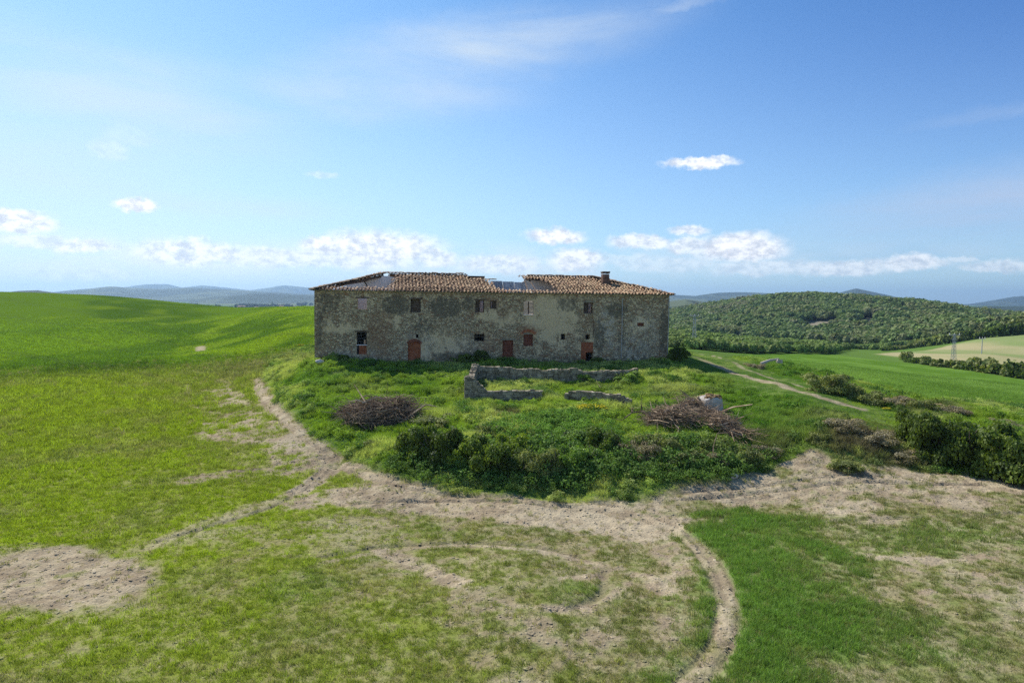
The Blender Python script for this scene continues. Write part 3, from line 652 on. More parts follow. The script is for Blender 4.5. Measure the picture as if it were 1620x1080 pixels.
# roof boarding under the tiles that are left
mbd = MB()
def deck(pts): 
    V = [(u, v, slope_z(u, v)-.03) for u, v in pts]+[(u, v, slope_z(u, v)-.09) for u, v in pts]; n = len(pts)
    mbd.add(V, [tuple(range(n)), tuple(range(2*n-1, n-1, -1))]+[(i, n+i, n+(i+1) % n, (i+1) % n) for i in range(n)])
deck([(7.1, .01), (16.9, .01), (16.0, 4.1), (14.1, 4.2), (14.0, 5.99), (7.4, 5.99)]); deck([(23.3, .01), (HLEN-.05, .01), (HLEN-6, 5.99), (20.8, 5.99), (21.3, 4.7), (22.3, 4.6)])
deck([(.01, .3), (5.98, 6.02), (5.9, 7.2), (.01, 1.5)]); deck([(HLEN-.01, .1), (HLEN-.01, HD-.1), (HLEN-5.98, 6.01)])
deck([(6.6, HD-.01), (6.6, 6.03), (16.2, 6.03), (16.5, HD-.01)]); deck([(20.5, HD-.01), (20.5, 6.03), (HLEN-6.02, 6.03), (HLEN-.1, HD-.01)])
mbd.build('roof_boards', m_wood, house)
# ribbed sheets seen through the middle gap
mbs = MB()
for k, (ua, ub) in enumerate(((16.7, 17.9), (17.95, 19.1), (19.15, 20.3))):
    V = []; n = 14
    for i in range(n+1):
        u = ua+(ub-ua)*i/n; dv = .05*math.cos(i*math.pi*.9)
        V += [(u, 4.9+dv+.05*k, 6.3), (u, 5.4+dv+.05*k, 7.72-.04*k)]
    mbs.add(V, [(2*i, 2*i+2, 2*i+3, 2*i+1) for i in range(n)], 0, .3+.3*k)
so_ = mbs.build('roof_sheet', m_sheet, house); md_ = so_.modifiers.new('s', 'SOLIDIFY'); md_.thickness = .02
# chimney
cu, _ = facade(968.5, 450); mbq = MB(); u = cu+.45; v0 = 3.6
zt = 8.6
for r_i in range(int((zt-7.2)/.09)):
    z = 7.2+r_i*.09
    for k in range(3):
        off = .11 if r_i % 2 else 0
        a = rngh.random(); mbq.box(u-.34+k*.23, u-.34+k*.23+.215, v0, v0+.13, z, z+.075, 0, a, .006, rngh); mbq.box(u-.34+k*.23, u-.34+k*.23+.215, v0+.57, v0+.70, z, z+.075, 0, a, .006, rngh)
        mbq.box(u-.34, u-.22, v0+.14+k*.14, v0+.27+k*.14, z, z+.075, 0, 1-a, .006, rngh); mbq.box(u+.22, u+.34, v0+.14+k*.14, v0+.27+k*.14, z, z+.075, 0, a, .006, rngh)
mbq.box(u-.31, u+.31, v0+.03, v0+.67, 6.9, zt-.1, 1)
chim = mbq.build('chimney', [simple_mat('chimney_brick', (.12,.065,.045), (.20,.12,.085), 5, tint=.4), m_wood], house)
mbq = MB(); 
for q in (-.36, .12): mbq.box(u+q, u+q+.24, v0-.04, v0+.74, zt, zt+.14, 0, .4, .01, rngh)
mbq.box(u-.40, u+.40, v0-.08, v0+.78, zt+.145, zt+.21, 0, .3, .015, rngh); mbq.build('chimney_cap', m_wood, chim)
mba = MB(); ua, _ = facade(921, 440); ub, _ = facade(935, 440); mba.tube([(ua+.2, 4.4, 8.35), (ub+.3, 4.2, 7.95)], .025, 5); mba.tube([(ua+.25, 4.1, 8.20), (ua+.35, 4.75, 8.42)], .015, 4); mba.build('aerial', m_metal, house)
# fills of the openings
def frame(name, key, mat=m_wood, w=.07, d=.18, vertical=(), horizontal=(), par=house):
    u0_, u1_, z0_, z1_ = OPEN[key]; mb = MB()
    mb.box(u0_+.004, u0_+w, d, d+.08, z0_+.004, z1_-.004); mb.box(u1_-w, u1_-.004, d, d+.08, z0_+.004, z1_-.004); mb.box(u0_+w+.002, u1_-w-.002, d, d+.08, z1_-w, z1_-.005); mb.box(u0_+w+.002, u1_-w-.002, d, d+.08, z0_+.005, z0_+w)
    for f in vertical: q = u0_+(u1_-u0_)*f; mb.box(q-.03, q+.03, d+.003, d+.077, z0_+w+.002, z1_-w-.002)
    for f in horizontal: q = z0_+(z1_-z0_)*f; mb.box(u0_+w+.002, u1_-w-.002, d+.005, d+.075, q-.03, q+.03)
    return mb.build(name, mat, par)
frame('window_frame', 'w3', vertical=(.5,)); frame('window_frame', 'w4', w=.12); frame('window_frame', 'w6', vertical=(.52,)); frame('window_frame', 'w2'); frame('window_frame', 'l3', horizontal=(.6,)); 
def bricks(name, u0_, u1_, z0_, z1_, mat, d=.14, arch=False, bw=.26, bh=.075, par=house, miss=0):
    mb = MB(); z = z0_+.006; r_i = 0; rg = np.random.default_rng(int(u0_*100)); mb.box(u0_+.003, u1_-.003, d+.03, d+.13, z0_+.003, z1_-.003, 0, .25)
    while z < z1_-bh*.5:
        u = u0_-(bw*.5 if r_i % 2 else 0)
        while u < u1_:
            a, b_ = max(u, u0_+.005), min(u+bw-.015, u1_-.005)
            if b_-a > .03 and rg.random() > miss: mb.box(a, b_, d, d+.028, z, min(z+bh-.012, z1_-.005), 0, rg.random(), .003, rg)
            u += bw
        z += bh; r_i += 1
    return mb.build(name, mat, par)
u0_, u1_, z0_, z1_ = OPEN['d2']; bricks('bricked_doorway', u0_, u1_, z0_, z1_, m_brick)
u0_, u1_, z0_, z1_ = OPEN['d4']; bricks('bricked_doorway', u0_, u1_, z0_, z1_, m_dkbrick, .22)
for k_, fa, fb in (('w3', .08, .5), ('w6', .08, .5), ('w4', .3, .9), ('w2', .08, .95)):
    u0_, u1_, z0_, z1_ = OPEN[k_]; wd = u1_-u0_; mb = MB(); mb.box(u0_+wd*fa, u0_+wd*fb, .30, .34, z0_+.08, z1_-.08); mb.build('shutter_or_shade_board', m_wood, house)  # dark boards added inside these windows so the openings look shaded
u0_, u1_, z0_, z1_ = OPEN['d8']; zs_ = z0_+(z1_-z0_)*.45; bricks('bricked_doorway', u0_, u1_, zs_, z1_, m_brick, .05); bricks('bricked_doorway', u0_, u0_+(u1_-u0_)*.42, z0_, zs_-.01, m_brick, .05)
u0_, u1_, z0_, z1_ = OPEN['l1']; zm = z0_+(z1_-z0_)*.40; bricks('bricked_window', u0_+(u1_-u0_)*.2, u1_-.02, z0_, zm, m_brick, .12)
mb = MB(); mb.box(u0_-.05, u1_+.05, -.05, .3, zm+.01, zm+.07); mb.build('window_sill', m_plaster, house)
mb = MB(); mb.box(u0_+.62, u1_-.12, .5, .56, zm+.08, zm+.5); mb.build('broken_board', m_shut, house)
u0_, u1_, z0_, z1_ = OPEN['l5']; bricks('bricked_window', u0_, u1_, z0_, z1_, m_dkbrick, .16)
u0_, u1_, z0_, z1_ = OPEN['ni']; bricks('wall_niche', u0_, u1_, z0_, z1_, m_dkbrick, .2)
u0_, u1_, z0_, z1_ = OPEN['w5']; um = (u0_+u1_)/2
for a, b_ in ((u0_, um-.05), (um+.05, u1_)): bricks('shutter_or_shade_board', a+.01, b_, z0_+.02, z1_-.02, m_shut, .06, bw=.5, bh=.13)
mb = MB(); mb.box(um-.1, um+.1, .22, .26, z0_+.01, z1_-.01); mb.build('gap_shade_strip', m_wood, house)  # dark strip added behind the gap in place of its shade
mb = MB(); mb.box(u0_-.02, u1_+.02, -.06, .04, z0_-.07, z0_-.005); mb.build('window_sill', m_plaster, house)
# lintels and relieving arches
for k, mt_ in (('w2', m_wood), ('w6', m_plaster), ('w3', m_wood), ('l1', m_wood), ('d4', m_plaster), ('l5', m_plaster), ('w1', m_wood)):
    u0_, u1_, z0_, z1_ = OPEN[k]; mb = MB(); mb.box(u0_-.18, u1_+.18, -.035+.0, .10, z1_+.005, z1_+.13, 0, .6, .008, rngh); mb.build('lintel', simple_mat('lintel_stone', (.20,.17,.12), (.30,.26,.19), 5) if mt_ is m_plaster else m_wood, house)
def arch(key, lift, ww, mat=m_dkbrick):
    u0_, u1_, z0_, z1_ = OPEN[key]; mb = MB(); uc = (u0_+u1_)/2; hw = (u1_-u0_)/2+ww
    for k in range(13):
        q = -1+2*k/12; an = q*.75; u = uc+q*hw; z = z1_+lift-q*q*.28; ca, sa = math.cos(an), math.sin(an)
        V = [(u+(x_*ca+y_*sa), yy, z+(-x_*sa+y_*ca)) for yy in (-.05, .05) for (x_, y_) in ((-.05, -.13), (.05, -.13), (.05, .13), (-.05, .13))]
        mb.add(V, [(0,1,2,3),(7,6,5,4),(0,4,5,1),(1,5,6,2),(2,6,7,3),(3,7,4,0)], 0, rngh.random())
    mb.build('brick_arch', mat, house)
arch('l5', .38, .18, m_brick); arch('d2', .1, .02)
for px, zt_, zb_, c_ in ((983, 6.1, .3, m_metal), (1056.3, 6.3, .1, m_metal), (938.5, 4.0, 2.3, m_wood)):
    u, _ = facade(px, 500); mb = MB(); mb.tube([(u, -.14, zb_), (u+.02, -.14, (zt_+zb_)/2), (u, -.14, zt_)], .03, 6); mb.build('downpipe', c_, house)

# ================================================================== stone pen ruins
m_rub = simple_mat('rubble_stone', (.17,.14,.095), (.36,.305,.22), 2.5, tint=.5, bump=.6)
m_rubd = simple_mat('mossy_rubble_core', (.085,.075,.05), (.16,.14,.10), 2.5, tint=0)
def stone_run(P0, P1, h0, h1, thick=.5, seed=0, z0=None, rough=.2, par=None, name='stone_wall', tagd=None):
    """dry laid wall from P0 to P1 (world xy); heights above ground at the ends"""
    rg = np.random.default_rng(seed); P0 = np.array(P0); P1 = np.array(P1); L = np.linalg.norm(P1-P0); d = (P1-P0)/L; nn = np.array([-d[1], d[0]]); mb = MB()
    if isinstance(h0, (int, float)): hf = lambda q: h0+(h1-h0)*q
    else: hf = lambda q: np.interp(q, *h0)
    nseg = max(3, int(L/.4))
    def gz(s): p = P0+d*s; return base_z(np.array([p[0]]), np.array([p[1]]))[0]
    def put(s, w, v0_, v1_, z, h, m, a, j):
        c0 = P0+d*s; c1 = P0+d*(s+w); V = []
        for zz in (z, z+h):
            for (c_, v_) in ((c0, v0_), (c1, v0_), (c0, v1_), (c1, v1_)): q = c_+nn*v_; V.append([q[0], q[1], zz])
        V = np.array(V)+rg.uniform(-j, j, (8, 3)); mb.add(V, [(0,2,3,1),(4,5,7,6),(0,1,5,4),(2,6,7,3),(0,4,6,2),(1,3,7,5)], m, a)
    for i in range(nseg):                                    # core
        s = L*i/nseg; g = gz(s+L/nseg/2); put(s, L/nseg, .09, thick-.09, g-.4, .4+hf((i+.5)/nseg)*.92, 1, .3, .01)
    z = -.3
    while z < 3:
        ch = rg.uniform(.10, .19)
        for side in (0, 1):
            s = rg.uniform(-.2, 0)
            while s < L:
                w = rg.uniform(.16, .42); q = (s+w/2)/L; top = hf(np.clip(q, 0, 1))+(vn(np.array([s*1.1]), np.array([seed*3.3]), 5)[0]-.5)*rough*2
                if z+ch*.5 < top:
                    g = gz(s+w/2); dp = rg.uniform(.14, .2); a, b_ = (-.02+rg.normal(0, .012), dp) if side == 0 else (thick-dp, thick+.02+rg.normal(0, .012))
                    put(max(s, -.05), min(w-.015, L+.05-s), a, b_, g+z, ch-.012, 0, rg.beta(2, 2), .018)
                s += w
        z += ch
    s = 0
    while s < L:                                             # loose capping
        w = rg.uniform(.15, .35); q = s/L; g = gz(s); zz = hf(q)*.93+(vn(np.array([s*1.1]), np.array([seed*3.3]), 5)[0]-.5)*rough*1.6
        put(s, w, rg.uniform(0, .12), rg.uniform(thick-.14, thick), g+zz-.06, rg.uniform(.08, .18), 0, rg.beta(3, 2), .03); s += w*.8
    k = 0
    for side, (a, b_) in enumerate(((0, .2), (0, .2))):      # end faces
        g = gz(0 if side == 0 else L); z = -.3
        while z < hf(side)*.95:
            ch = rg.uniform(.10, .18); v = 0
            while v < thick-.05: w = rg.uniform(.14, .28); put(-.06 if side == 0 else L-.1, .16, v, min(v+w-.012, thick), g+z, ch-.01, 0, rg.beta(2, 2), .015); v += w
            z += ch
    return mb.build(name, [m_rub, m_rubd], par, tagd=tagd)
def wp(px, py, z): return np.array(ray_z(px, py, z)[:2])
pen = link('stone_enclosure', None, None, (-3, 48, -.6), label='L-shaped ruined stone enclosure wall with a tall broken left end and overgrown back run', cat='ruined wall')
A = wp(736, 635, -1.48); Bk = wp(748, 607, -1.0); Ck = wp(1008, 604, -1.0); Fm = wp(856, 634, -1.48)
pen_parts = [stone_run(A, Fm, ([0, .07, .18, .26, .5, 1], [1.75, 1.7, 1.25, .72, .68, .72]), 0, .38, 1, rough=.06), stone_run(Bk, Ck, ([0, .05, .3, .62, .68, 1], [1.55, 1.45, 1.2, 1.05, .9, 1.0]), 0, .42, 2, rough=.14),
             stone_run(A+np.array([.42, .5]), Bk+np.array([.35, -.1]), ([0, .4, 1], [1.7, 1.2, 1.5]), 0, .4, 3, rough=.15)]
for o_ in pen_parts: o_.parent = pen; o_.matrix_parent_inverse = Matrix.Translation(-pen.location)
stone_run(wp(894, 635, -1.5), wp(994, 644, -1.6), ([0, .1, .8, 1], [.55, .8, .85, .45]), 0, .42, 6, rough=.06, name='stone_wall', tagd=dict(label='short low ruined stone wall standing alone right of the gap in the enclosure front', cat='ruined wall'))

# ================================================================== vegetation building blocks
def leaf_mat(name, c1, c2, trans=.35, hue_attr=True, scale=1.3):
    m, t, b, o = new_mat(name); oi = t.new('ShaderNodeObjectInfo'); a = attr(t, 'tint', out='Fac')
    c = t.mix(a, c1, c2); v = t.math('MULTIPLY_ADD', oi.outputs['Random'], .35, .83); c = t.mix(1.0, c, t.xyz(v, v, v), 'MULTIPLY')
    if hue_attr:
        g = t.new('ShaderNodeNewGeometry'); nz_ = t.ramp(t.noise(g.outputs['Position'], scale, 3, .6), .35, .65); c = t.mix(1.0, c, t.mix(nz_, (.72,.74,.8), (1.25,1.18,1.0)), 'MULTIPLY')
    t.l.new(c, b.inputs['Base Color']); b.inputs['Roughness'].default_value = .6; b.inputs['Specular IOR Level'].default_value = .25
    tr = t.new('ShaderNodeBsdfTranslucent'); t.l.new(t.mix(1.0, c, (1.25, 1.35, .6), 'MULTIPLY'), tr.inputs[0])
    mx = t.new('ShaderNodeMixShader'); mx.inputs[0].default_value = trans; t.l.new(b.outputs[0], mx.inputs[1]); t.l.new(tr.outputs[0], mx.inputs[2]); t.l.new(mx.outputs[0], o.inputs[0]); return m
ml_dark = leaf_mat('dark_bramble_leaf', (.04,.072,.016), (.175,.24,.042))
ml_bright = leaf_mat('yellow_green_leaf', (.09,.15,.018), (.33,.41,.05))
ml_weed = leaf_mat('weed_leaf', (.085,.165,.03), (.24,.35,.07))
ml_brown = leaf_mat('dry_brown_leaf', (.17,.145,.085), (.38,.33,.20), .2)
ml_olive = leaf_mat('olive_leaf', (.11,.14,.04), (.31,.34,.105), .25)
ml_wood = simple_mat('twig_bark', (.06,.045,.035), (.13,.10,.08), 8, tint=.4)

def leaf_pts(n, lobes, leaf, rg, jit=.65):
    """n leaf quads on a crown of lobes [(cx,cy,cz,rx,ry,rz)]"""
    lobes = np.array(lobes, float); w = lobes[:, 3]*lobes[:, 5]; li = rg.choice(len(lobes), n, p=w/w.sum()); L = lobes[li]
    d = rg.normal(size=(n, 3)); d /= np.linalg.norm(d, axis=1)[:, None]; d[:, 2] = np.where(d[:, 2] < -.5, -d[:, 2], d[:, 2])
    rad = 1-np.abs(rg.normal(0, .24, n)); rad = np.where(rg.random(n) < .14, rad+rg.uniform(.03, .38, n), rad)
    c = L[:, :3]+d*L[:, 3:6]*rad[:, None]
    nrm = d+rg.normal(0, jit, (n, 3)); nrm /= np.linalg.norm(nrm, axis=1)[:, None]
    u = np.cross(nrm, rg.normal(size=(n, 3))); u /= np.linalg.norm(u, axis=1)[:, None]; v = np.cross(nrm, u)
    s = leaf*rg.uniform(.6, 1.35, n)[:, None]
    V = np.stack([c-u*s*.5-v*s*.32, c+u*s*.15-v*s*.5, c+u*s*.55+v*s*.05, c-u*s*.1+v*s*.5], 1).reshape(-1, 3)
    F = np.arange(n*4).reshape(n, 4); lt = rg.random(len(lobes)); tint = np.clip(lt[li]*.6+rg.random(n)*.4, 0, 1)
    return V, F, tint
def lumps(rg, k, rx, ry, rz, sz=.45, base=.15):
    out = [(0, 0, rz*.42, rx*.55, ry*.55, rz*.44)]
    for i in range(k):
        a = rg.uniform(0, 2*math.pi); q = rg.uniform(.35, .8); z = rz*rg.uniform(base, .82); s = sz*rg.uniform(.55, 1.1)
        out.append((math.cos(a)*rx*q, math.sin(a)*ry*q, z, rx*s, ry*s, rz*s*.9))
    return out
def crown_mesh(name, n, lobes, leaf, mat, seed):
    rg = np.random.default_rng(seed); V, F, ti = leaf_pts(n, lobes, leaf, rg); return mk_mesh(name, V, F, [mat], False, dict(tint=ti))
def blades_mesh(name, n, spread, h, w, mat, seed, lean=.5, tips=None):
    rg = np.random.default_rng(seed); a = rg.uniform(0, 2*math.pi, n); q = spread*np.sqrt(rg.random(n)); bx, by = np.cos(a)*q, np.sin(a)*q
    hh = h*rg.uniform(.5, 1.15, n); la = rg.uniform(0, 2*math.pi, n); ll = hh*lean*rg.uniform(.1, 1, n); wa = rg.uniform(0, math.pi, n); wx, wy = np.cos(wa)*w, np.sin(wa)*w
    def lvl(t_, k): return np.stack([bx+np.cos(la)*ll*t_**2, by+np.sin(la)*ll*t_**2, hh*t_*(1-.15*lean*t_)-.02], 1), k
    P_ = []
    for t_, k in ((0, 1), (.55, .85), (1, .15)):
        c, _ = lvl(t_, k); o_ = np.stack([wx*k, wy*k, 0*wx], 1)*.5; P_ += [c-o_, c+o_]
    V = np.stack(P_, 1).reshape(-1, 3); b_ = np.arange(n)[:, None]*6; F = np.concatenate([b_+np.array([[0, 1, 3, 2]]), b_+np.array([[2, 3, 5, 4]])])
    return mk_mesh(name, V, F, [mat], False, dict(tint=np.tile(rg.random(n), 2)))

# instance scatter for uncountable cover
def scatter(name, P3, rot, scl, idx, col, variants, tagd, mat=None):
    coll = bpy.data.collections.new(name+'_kinds')
    for i, me_ in enumerate(variants):
        oo = bpy.data.objects.new('%s_kind_%02d' % (name, i), me_); coll.objects.link(oo)
    me = bpy.data.meshes.new(name); me.vertices.add(len(P3)); me.vertices.foreach_set('co', np.asarray(P3, np.float32).ravel())
    for k, tp, v in (('rot', 'FLOAT_VECTOR', rot), ('scl', 'FLOAT', scl), ('kidx', 'INT', idx), ('icol', 'FLOAT_VECTOR', col)):
        a = me.attributes.new(k, tp, 'POINT'); a.data.foreach_set('vector' if tp == 'FLOAT_VECTOR' else 'value', np.asarray(v, np.int32 if tp == 'INT' else np.float32).ravel())
    o_ = link(name, me, **tagd); ng = bpy.data.node_groups.new(name+'_nodes', 'GeometryNodeTree')
    ng.interface.new_socket('Geometry', in_out='INPUT', socket_type='NodeSocketGeometry'); ng.interface.new_socket('Geometry', in_out='OUTPUT', socket_type='NodeSocketGeometry')
    N = ng.nodes; Lk = ng.links; gi = N.new('NodeGroupInput'); go = N.new('NodeGroupOutput'); ip = N.new('GeometryNodeInstanceOnPoints'); ci_ = N.new('GeometryNodeCollectionInfo')
    ci_.inputs['Collection'].default_value = coll; ci_.inputs['Separate Children'].default_value = True; ci_.inputs['Reset Children'].default_value = True
    def na(nm, tp): q = N.new('GeometryNodeInputNamedAttribute'); q.data_type = tp; q.inputs['Name'].default_value = nm; return q.outputs['Attribute']
    Lk.new(gi.outputs[0], ip.inputs['Points']); Lk.new(ci_.outputs[0], ip.inputs['Instance']); ip.inputs['Pick Instance'].default_value = True
    Lk.new(na('kidx', 'INT'), ip.inputs['Instance Index']); Lk.new(na('rot', 'FLOAT_VECTOR'), ip.inputs['Rotation']); Lk.new(na('scl', 'FLOAT'), ip.inputs['Scale']); Lk.new(ip.outputs[0], go.inputs[0])
    md = o_.modifiers.new('scatter', 'NODES'); md.node_group = ng; return o_
def inst_mat(name, trans=.4, rough=.7, mul=(1.2, 1.3, .6)):
    m, t, b, o = new_mat(name); c = attr(t, 'icol', 'INSTANCER', 'Color'); a = attr(t, 'tint', out='Fac'); g = t.math('MULTIPLY_ADD', a, .7, .65)
    c = t.mix(1.0, c, t.xyz(g, g, g), 'MULTIPLY'); t.l.new(c, b.inputs['Base Color']); b.inputs['Roughness'].default_value = rough; b.inputs['Specular IOR Level'].default_value = .15
    tr = t.new('ShaderNodeBsdfTranslucent'); t.l.new(t.mix(1.0, c, mul, 'MULTIPLY'), tr.inputs[0]); mx = t.new('ShaderNodeMixShader'); mx.inputs[0].default_value = trans
    t.l.new(b.outputs[0], mx.inputs[1]); t.l.new(tr.outputs[0], mx.inputs[2]); t.l.new(mx.outputs[0], o.inputs[0]); return m
mi_grass = inst_mat('grass_blade'); mi_leaf = inst_mat('weed_foliage', .3); mi_tree = inst_mat('tree_foliage', .22, mul=(1.1, 1.2, .7))

# ================================================================== grass and weeds
rg = np.random.default_rng(77)
K_short = [blades_mesh('short_tuft', 16, .11, .13, .013, mi_grass, 100+i, .9) for i in range(4)]
K_mid = [blades_mesh('mid_tuft', 22, .16, .24, .014, mi_grass, 110+i, .8) for i in range(4)]
K_tall = [blades_mesh('tall_tuft', 26, .2, .5, .018, mi_grass, 120+i, .7) for i in range(4)]
def lobes1(rg_): return lumps(rg_, 9, .42, .42, .5, .3)
K_weed = [crown_mesh('weed_clump', 130, lobes1(np.random.default_rng(i)), .065, mi_leaf, 130+i) for i in range(4)]
def yaw_rot(n, tilt=.12): return np.stack([rg.normal(0, tilt, n), rg.normal(0, tilt, n), rg.uniform(0, 6.283, n)], 1)
def pick(n, p): return rg.random(n) < p
# field crop
n = 300000; r_ = rg.uniform(13, 100, n); a_ = rg.uniform(-.74, .74, n); x, y = r_*np.sin(a_), r_*np.cos(a_); p = paint(x, y)
dens = np.clip(1.0-.92*p['patch']**.8, 0.02, 1)*(.35+.65*sst(fbm(x, y, .55, 3, 51)+.25*p['yel']+.2*p['lush'], .38, .60))*(1-sst(p['r'], 82, 100)); keep = pick(n, dens) & (p['md'] < .5) & (p['rut'] < .5) & (p['gfl'] < .3)
def sub(p, k): return {q: v[k] for q, v in p.items()}
x, y, p = x[keep], y[keep], sub(p, keep); n = len(x); z = height(x, y, p)
tall = (p['lush'] > rg.uniform(.25, .8, n)) | pick(n, .10); idx = np.where(tall, 4, 0)+rg.integers(0, 4, n); far_ = np.clip(p['r']/32, .85, 2.2)
scl = rg.uniform(.6, 1.25, n)*far_*np.where(tall, 1.0, .95); col = p['g']*rg.uniform(.7, 1.45, (n, 1))*(1.08+.22*p['yel'][:, None])
stw = pick(n, np.clip(.34-.3*p['yel']-.3*p['lush']+.35*p['patch'], 0.03, 1)); scl = np.where(stw, scl*.8, scl); col[stw] = np.array([.36, .315, .18])*rg.uniform(.7, 1.15, (stw.sum(), 1))
scatter('field_grass', np.stack([x, y, z], 1), yaw_rot(n), scl, idx, col, K_short+K_mid, dict(kind='stuff')); print('field grass', n)
# mound grass and weeds
bb = MOUND.min(0), MOUND.max(0); n = 330000; x = rg.uniform(max(bb[0][0], -30), min(bb[1][0], 52), n); y = rg.uniform(bb[0][1], 96, n); p = paint(x, y)
hx = (x-HL[0])*HU[0]+(y-HL[1])*HU[1]; hy = (x-HL[0])*HV[0]+(y-HL[1])*HV[1]; inh = (hx > -.05) & (hx < HLEN+.05) & (hy > -.02) & (hy < HD+.05)
vis = (np.abs(np.arctan2(x, y)) < .76)
pd = 1e9*np.ones(n)
pen_in = seg_dist(x, y, np.array([A, Fm])+np.array([.1, .25])) < .4
pen_in |= seg_dist(x, y, np.array([Bk, Ck])+np.array([0, .27])) < .36
keep = (p['md'] > .35) & ~inh & vis & ~pen_in & pick(n, np.where(p['path'] > .35, .10, 1.0)) & pick(n, np.where(y > 70, .45, 1)); x, y, p = x[keep], y[keep], sub(p, keep); n = len(x); z = height(x, y, p)
w1 = fbm(x, y, 2.6, 3, 201); w2 = fbm(x, y, 1.1, 3, 205); w3 = fbm(x, y, 6, 2, 209)
base = np.array([.28, .39, .045]); alt = np.array([.47, .51, .17]); drk = np.array([.12, .22, .04])
col = base[None]*np.ones((n, 1)); k = sst(w1*.5+w3*.5, .43, .60)[:, None]; col = col*(1-k)+alt*k; k = sst(w2*.6+w1*.4, .56, .68)[:, None]; col = col*(1-k)+drk*k
# pale dry grass band on the left shoulder, in front of the enclosure and along the track
for (px, py, rx, ry, s_) in [(470,567,40,9,1.0),(580,612,60,10,.6),(1060,622,90,10,.7),(960,612,60,6,.5),(1180,612,60,8,.5),(700,620,30,14,.4)]:
    E = ell(px, py, rx, ry, s_); k = ell_m(x, y, E)[:, None]*(.4+.6*w2[:, None]); col = col*(1-k)+np.array([.33, .34, .14])*k
for (px, py, rx, ry, s_) in [(1250,585,70,14,.9),(500,600,50,14,.8),(540,650,40,24,.5),(660,610,40,14,.6),(1130,600,40,8,.5)]:
    E = ell(px, py, rx, ry, s_); k = ell_m(x, y, E)[:, None]; col = col*(1-k*.8)+np.array([.11, .24, .02])*k*.8
bz = np.zeros(n)
for (px, py, rx, ry, s_) in [(1370,695,70,32,1.0),(1330,738,40,12,.7),(1440,735,60,16,.8),(1220,700,40,20,.6),(800,655,24,9,1.0),(1120,765,70,8,.7),(1480,650,60,10,.6),(1300,660,50,15,.35)]: bz = np.maximum(bz, ell_m(x, y, ell(px, py, rx, ry, s_)))
k = (bz*sst(w2, .2, .55))[:, None]; col = col*(1-k)+np.array([.17, .145, .09])*k
weed = (w2 > .57) & pick(n, .22) & (bz < .5) & (np.minimum(seg_dist(x, y, PATH[0][0]), seg_dist(x, y, PATH[1][0])) > 3)
gr_front = ell_m(x, y, ell(880, 690, 110, 40, 1.0)); weed |= pick(n, gr_front*.2); col = np.where((weed & (gr_front > .4))[:, None], np.array([.20, .33, .06])[None], col)
pdst = np.minimum(seg_dist(x, y, PATH[0][0]), seg_dist(x, y, PATH[1][0])); hgt = .45+.55*sst(w1, .35, .7); hgt = hgt*(.22+.78*sst(pdst, 1.0, 4.5)); hsd = ((x-HL[0])*HV[0]+(y-HL[1])*HV[1]); hsu = (x-HL[0])*HU[0]+(y-HL[1])*HU[1]; hgt = np.where((hsd > -7) & (hsd < 14) & (hsu > 2) & (hsu < HLEN+6), hgt*.5, hgt); edge = sst(p['mnd'], .0, 1.5); hgt = hgt*(.5+.5*edge)*np.where(p['path'] > .2, .35, 1)*np.where(p['r'] > 65, .8, 1)
thk = ell_m(x, y, ell(930, 738, 300, 34, 1.0)); tk = (thk > .2) & pick(n, thk*.26); tcol = np.where((w3 > .5)[:, None], np.array([.14, .23, .05])[None], np.array([.22, .28, .075])[None]); col = np.where(tk[:, None], tcol, col); weed |= tk
idx = np.where(weed, 8+rg.integers(0, 4, n), np.where(hgt > rg.uniform(.5, .8, n), 4, 0)+rg.integers(0, 4, n))
scl = np.where(weed, rg.uniform(.5, 1.2, n)*(.5+.6*hgt)*np.where(tk, 1.5, 1), rg.uniform(.7, 1.25, n)*np.where(idx >= 4, hgt, hgt*1.2))
col = col*rg.uniform(.75, 1.3, (n, 1))
scatter('mound_grass', np.stack([x, y, z], 1), yaw_rot(n), scl, idx, col, K_mid+K_tall+K_weed, dict(kind='stuff')); print('mound grass', n)
# green crop and left slope beyond the field edge: sparse coarse tufts
n = 60000; r_ = rg.uniform(60, 150, n); a_ = rg.uniform(.2, .74, n); x, y = r_*np.sin(a_), r_*np.cos(a_); p = paint(x, y); keep = (p['gfl'] > .6) & pick(n, .8)
x, y, p = x[keep], y[keep], sub(p, keep); n = len(x); z = height(x, y, p)
scatter('green_crop', np.stack([x, y, z], 1), yaw_rot(n), rg.uniform(.9, 1.5, n)*np.clip(p['r']/80, 1, 1.6), rg.integers(0, 4, n), p['g']*np.array([1.25, 1.05, 1.5])*rg.uniform(1.3, 2.0, (n, 1)), K_mid, dict(kind='stuff'))
n = 90000; r_ = rg.uniform(78, 210, n); a_ = rg.uniform(-.76, -.05, n); x, y = r_*np.sin(a_), r_*np.cos(a_); p = paint(x, y); keep = (p['md'] < .1) & (p['patch'] < .3) & pick(n, sst(p['r'], 78, 98)*(1-.9*sst(p['r'], 110, 205)))
x, y, p = x[keep], y[keep], sub(p, keep); n = len(x); z = height(x, y, p)
scatter('hill_crop', np.stack([x, y, z], 1), yaw_rot(n), rg.uniform(1.0, 1.7, n)*np.clip(p['r']/75, 1, 2), rg.integers(0, 4, n), p['g']*np.array([1.5, 1.3, 1.5])*rg.uniform(1.3, 2.2, (n, 1)), K_short, dict(kind='stuff'))
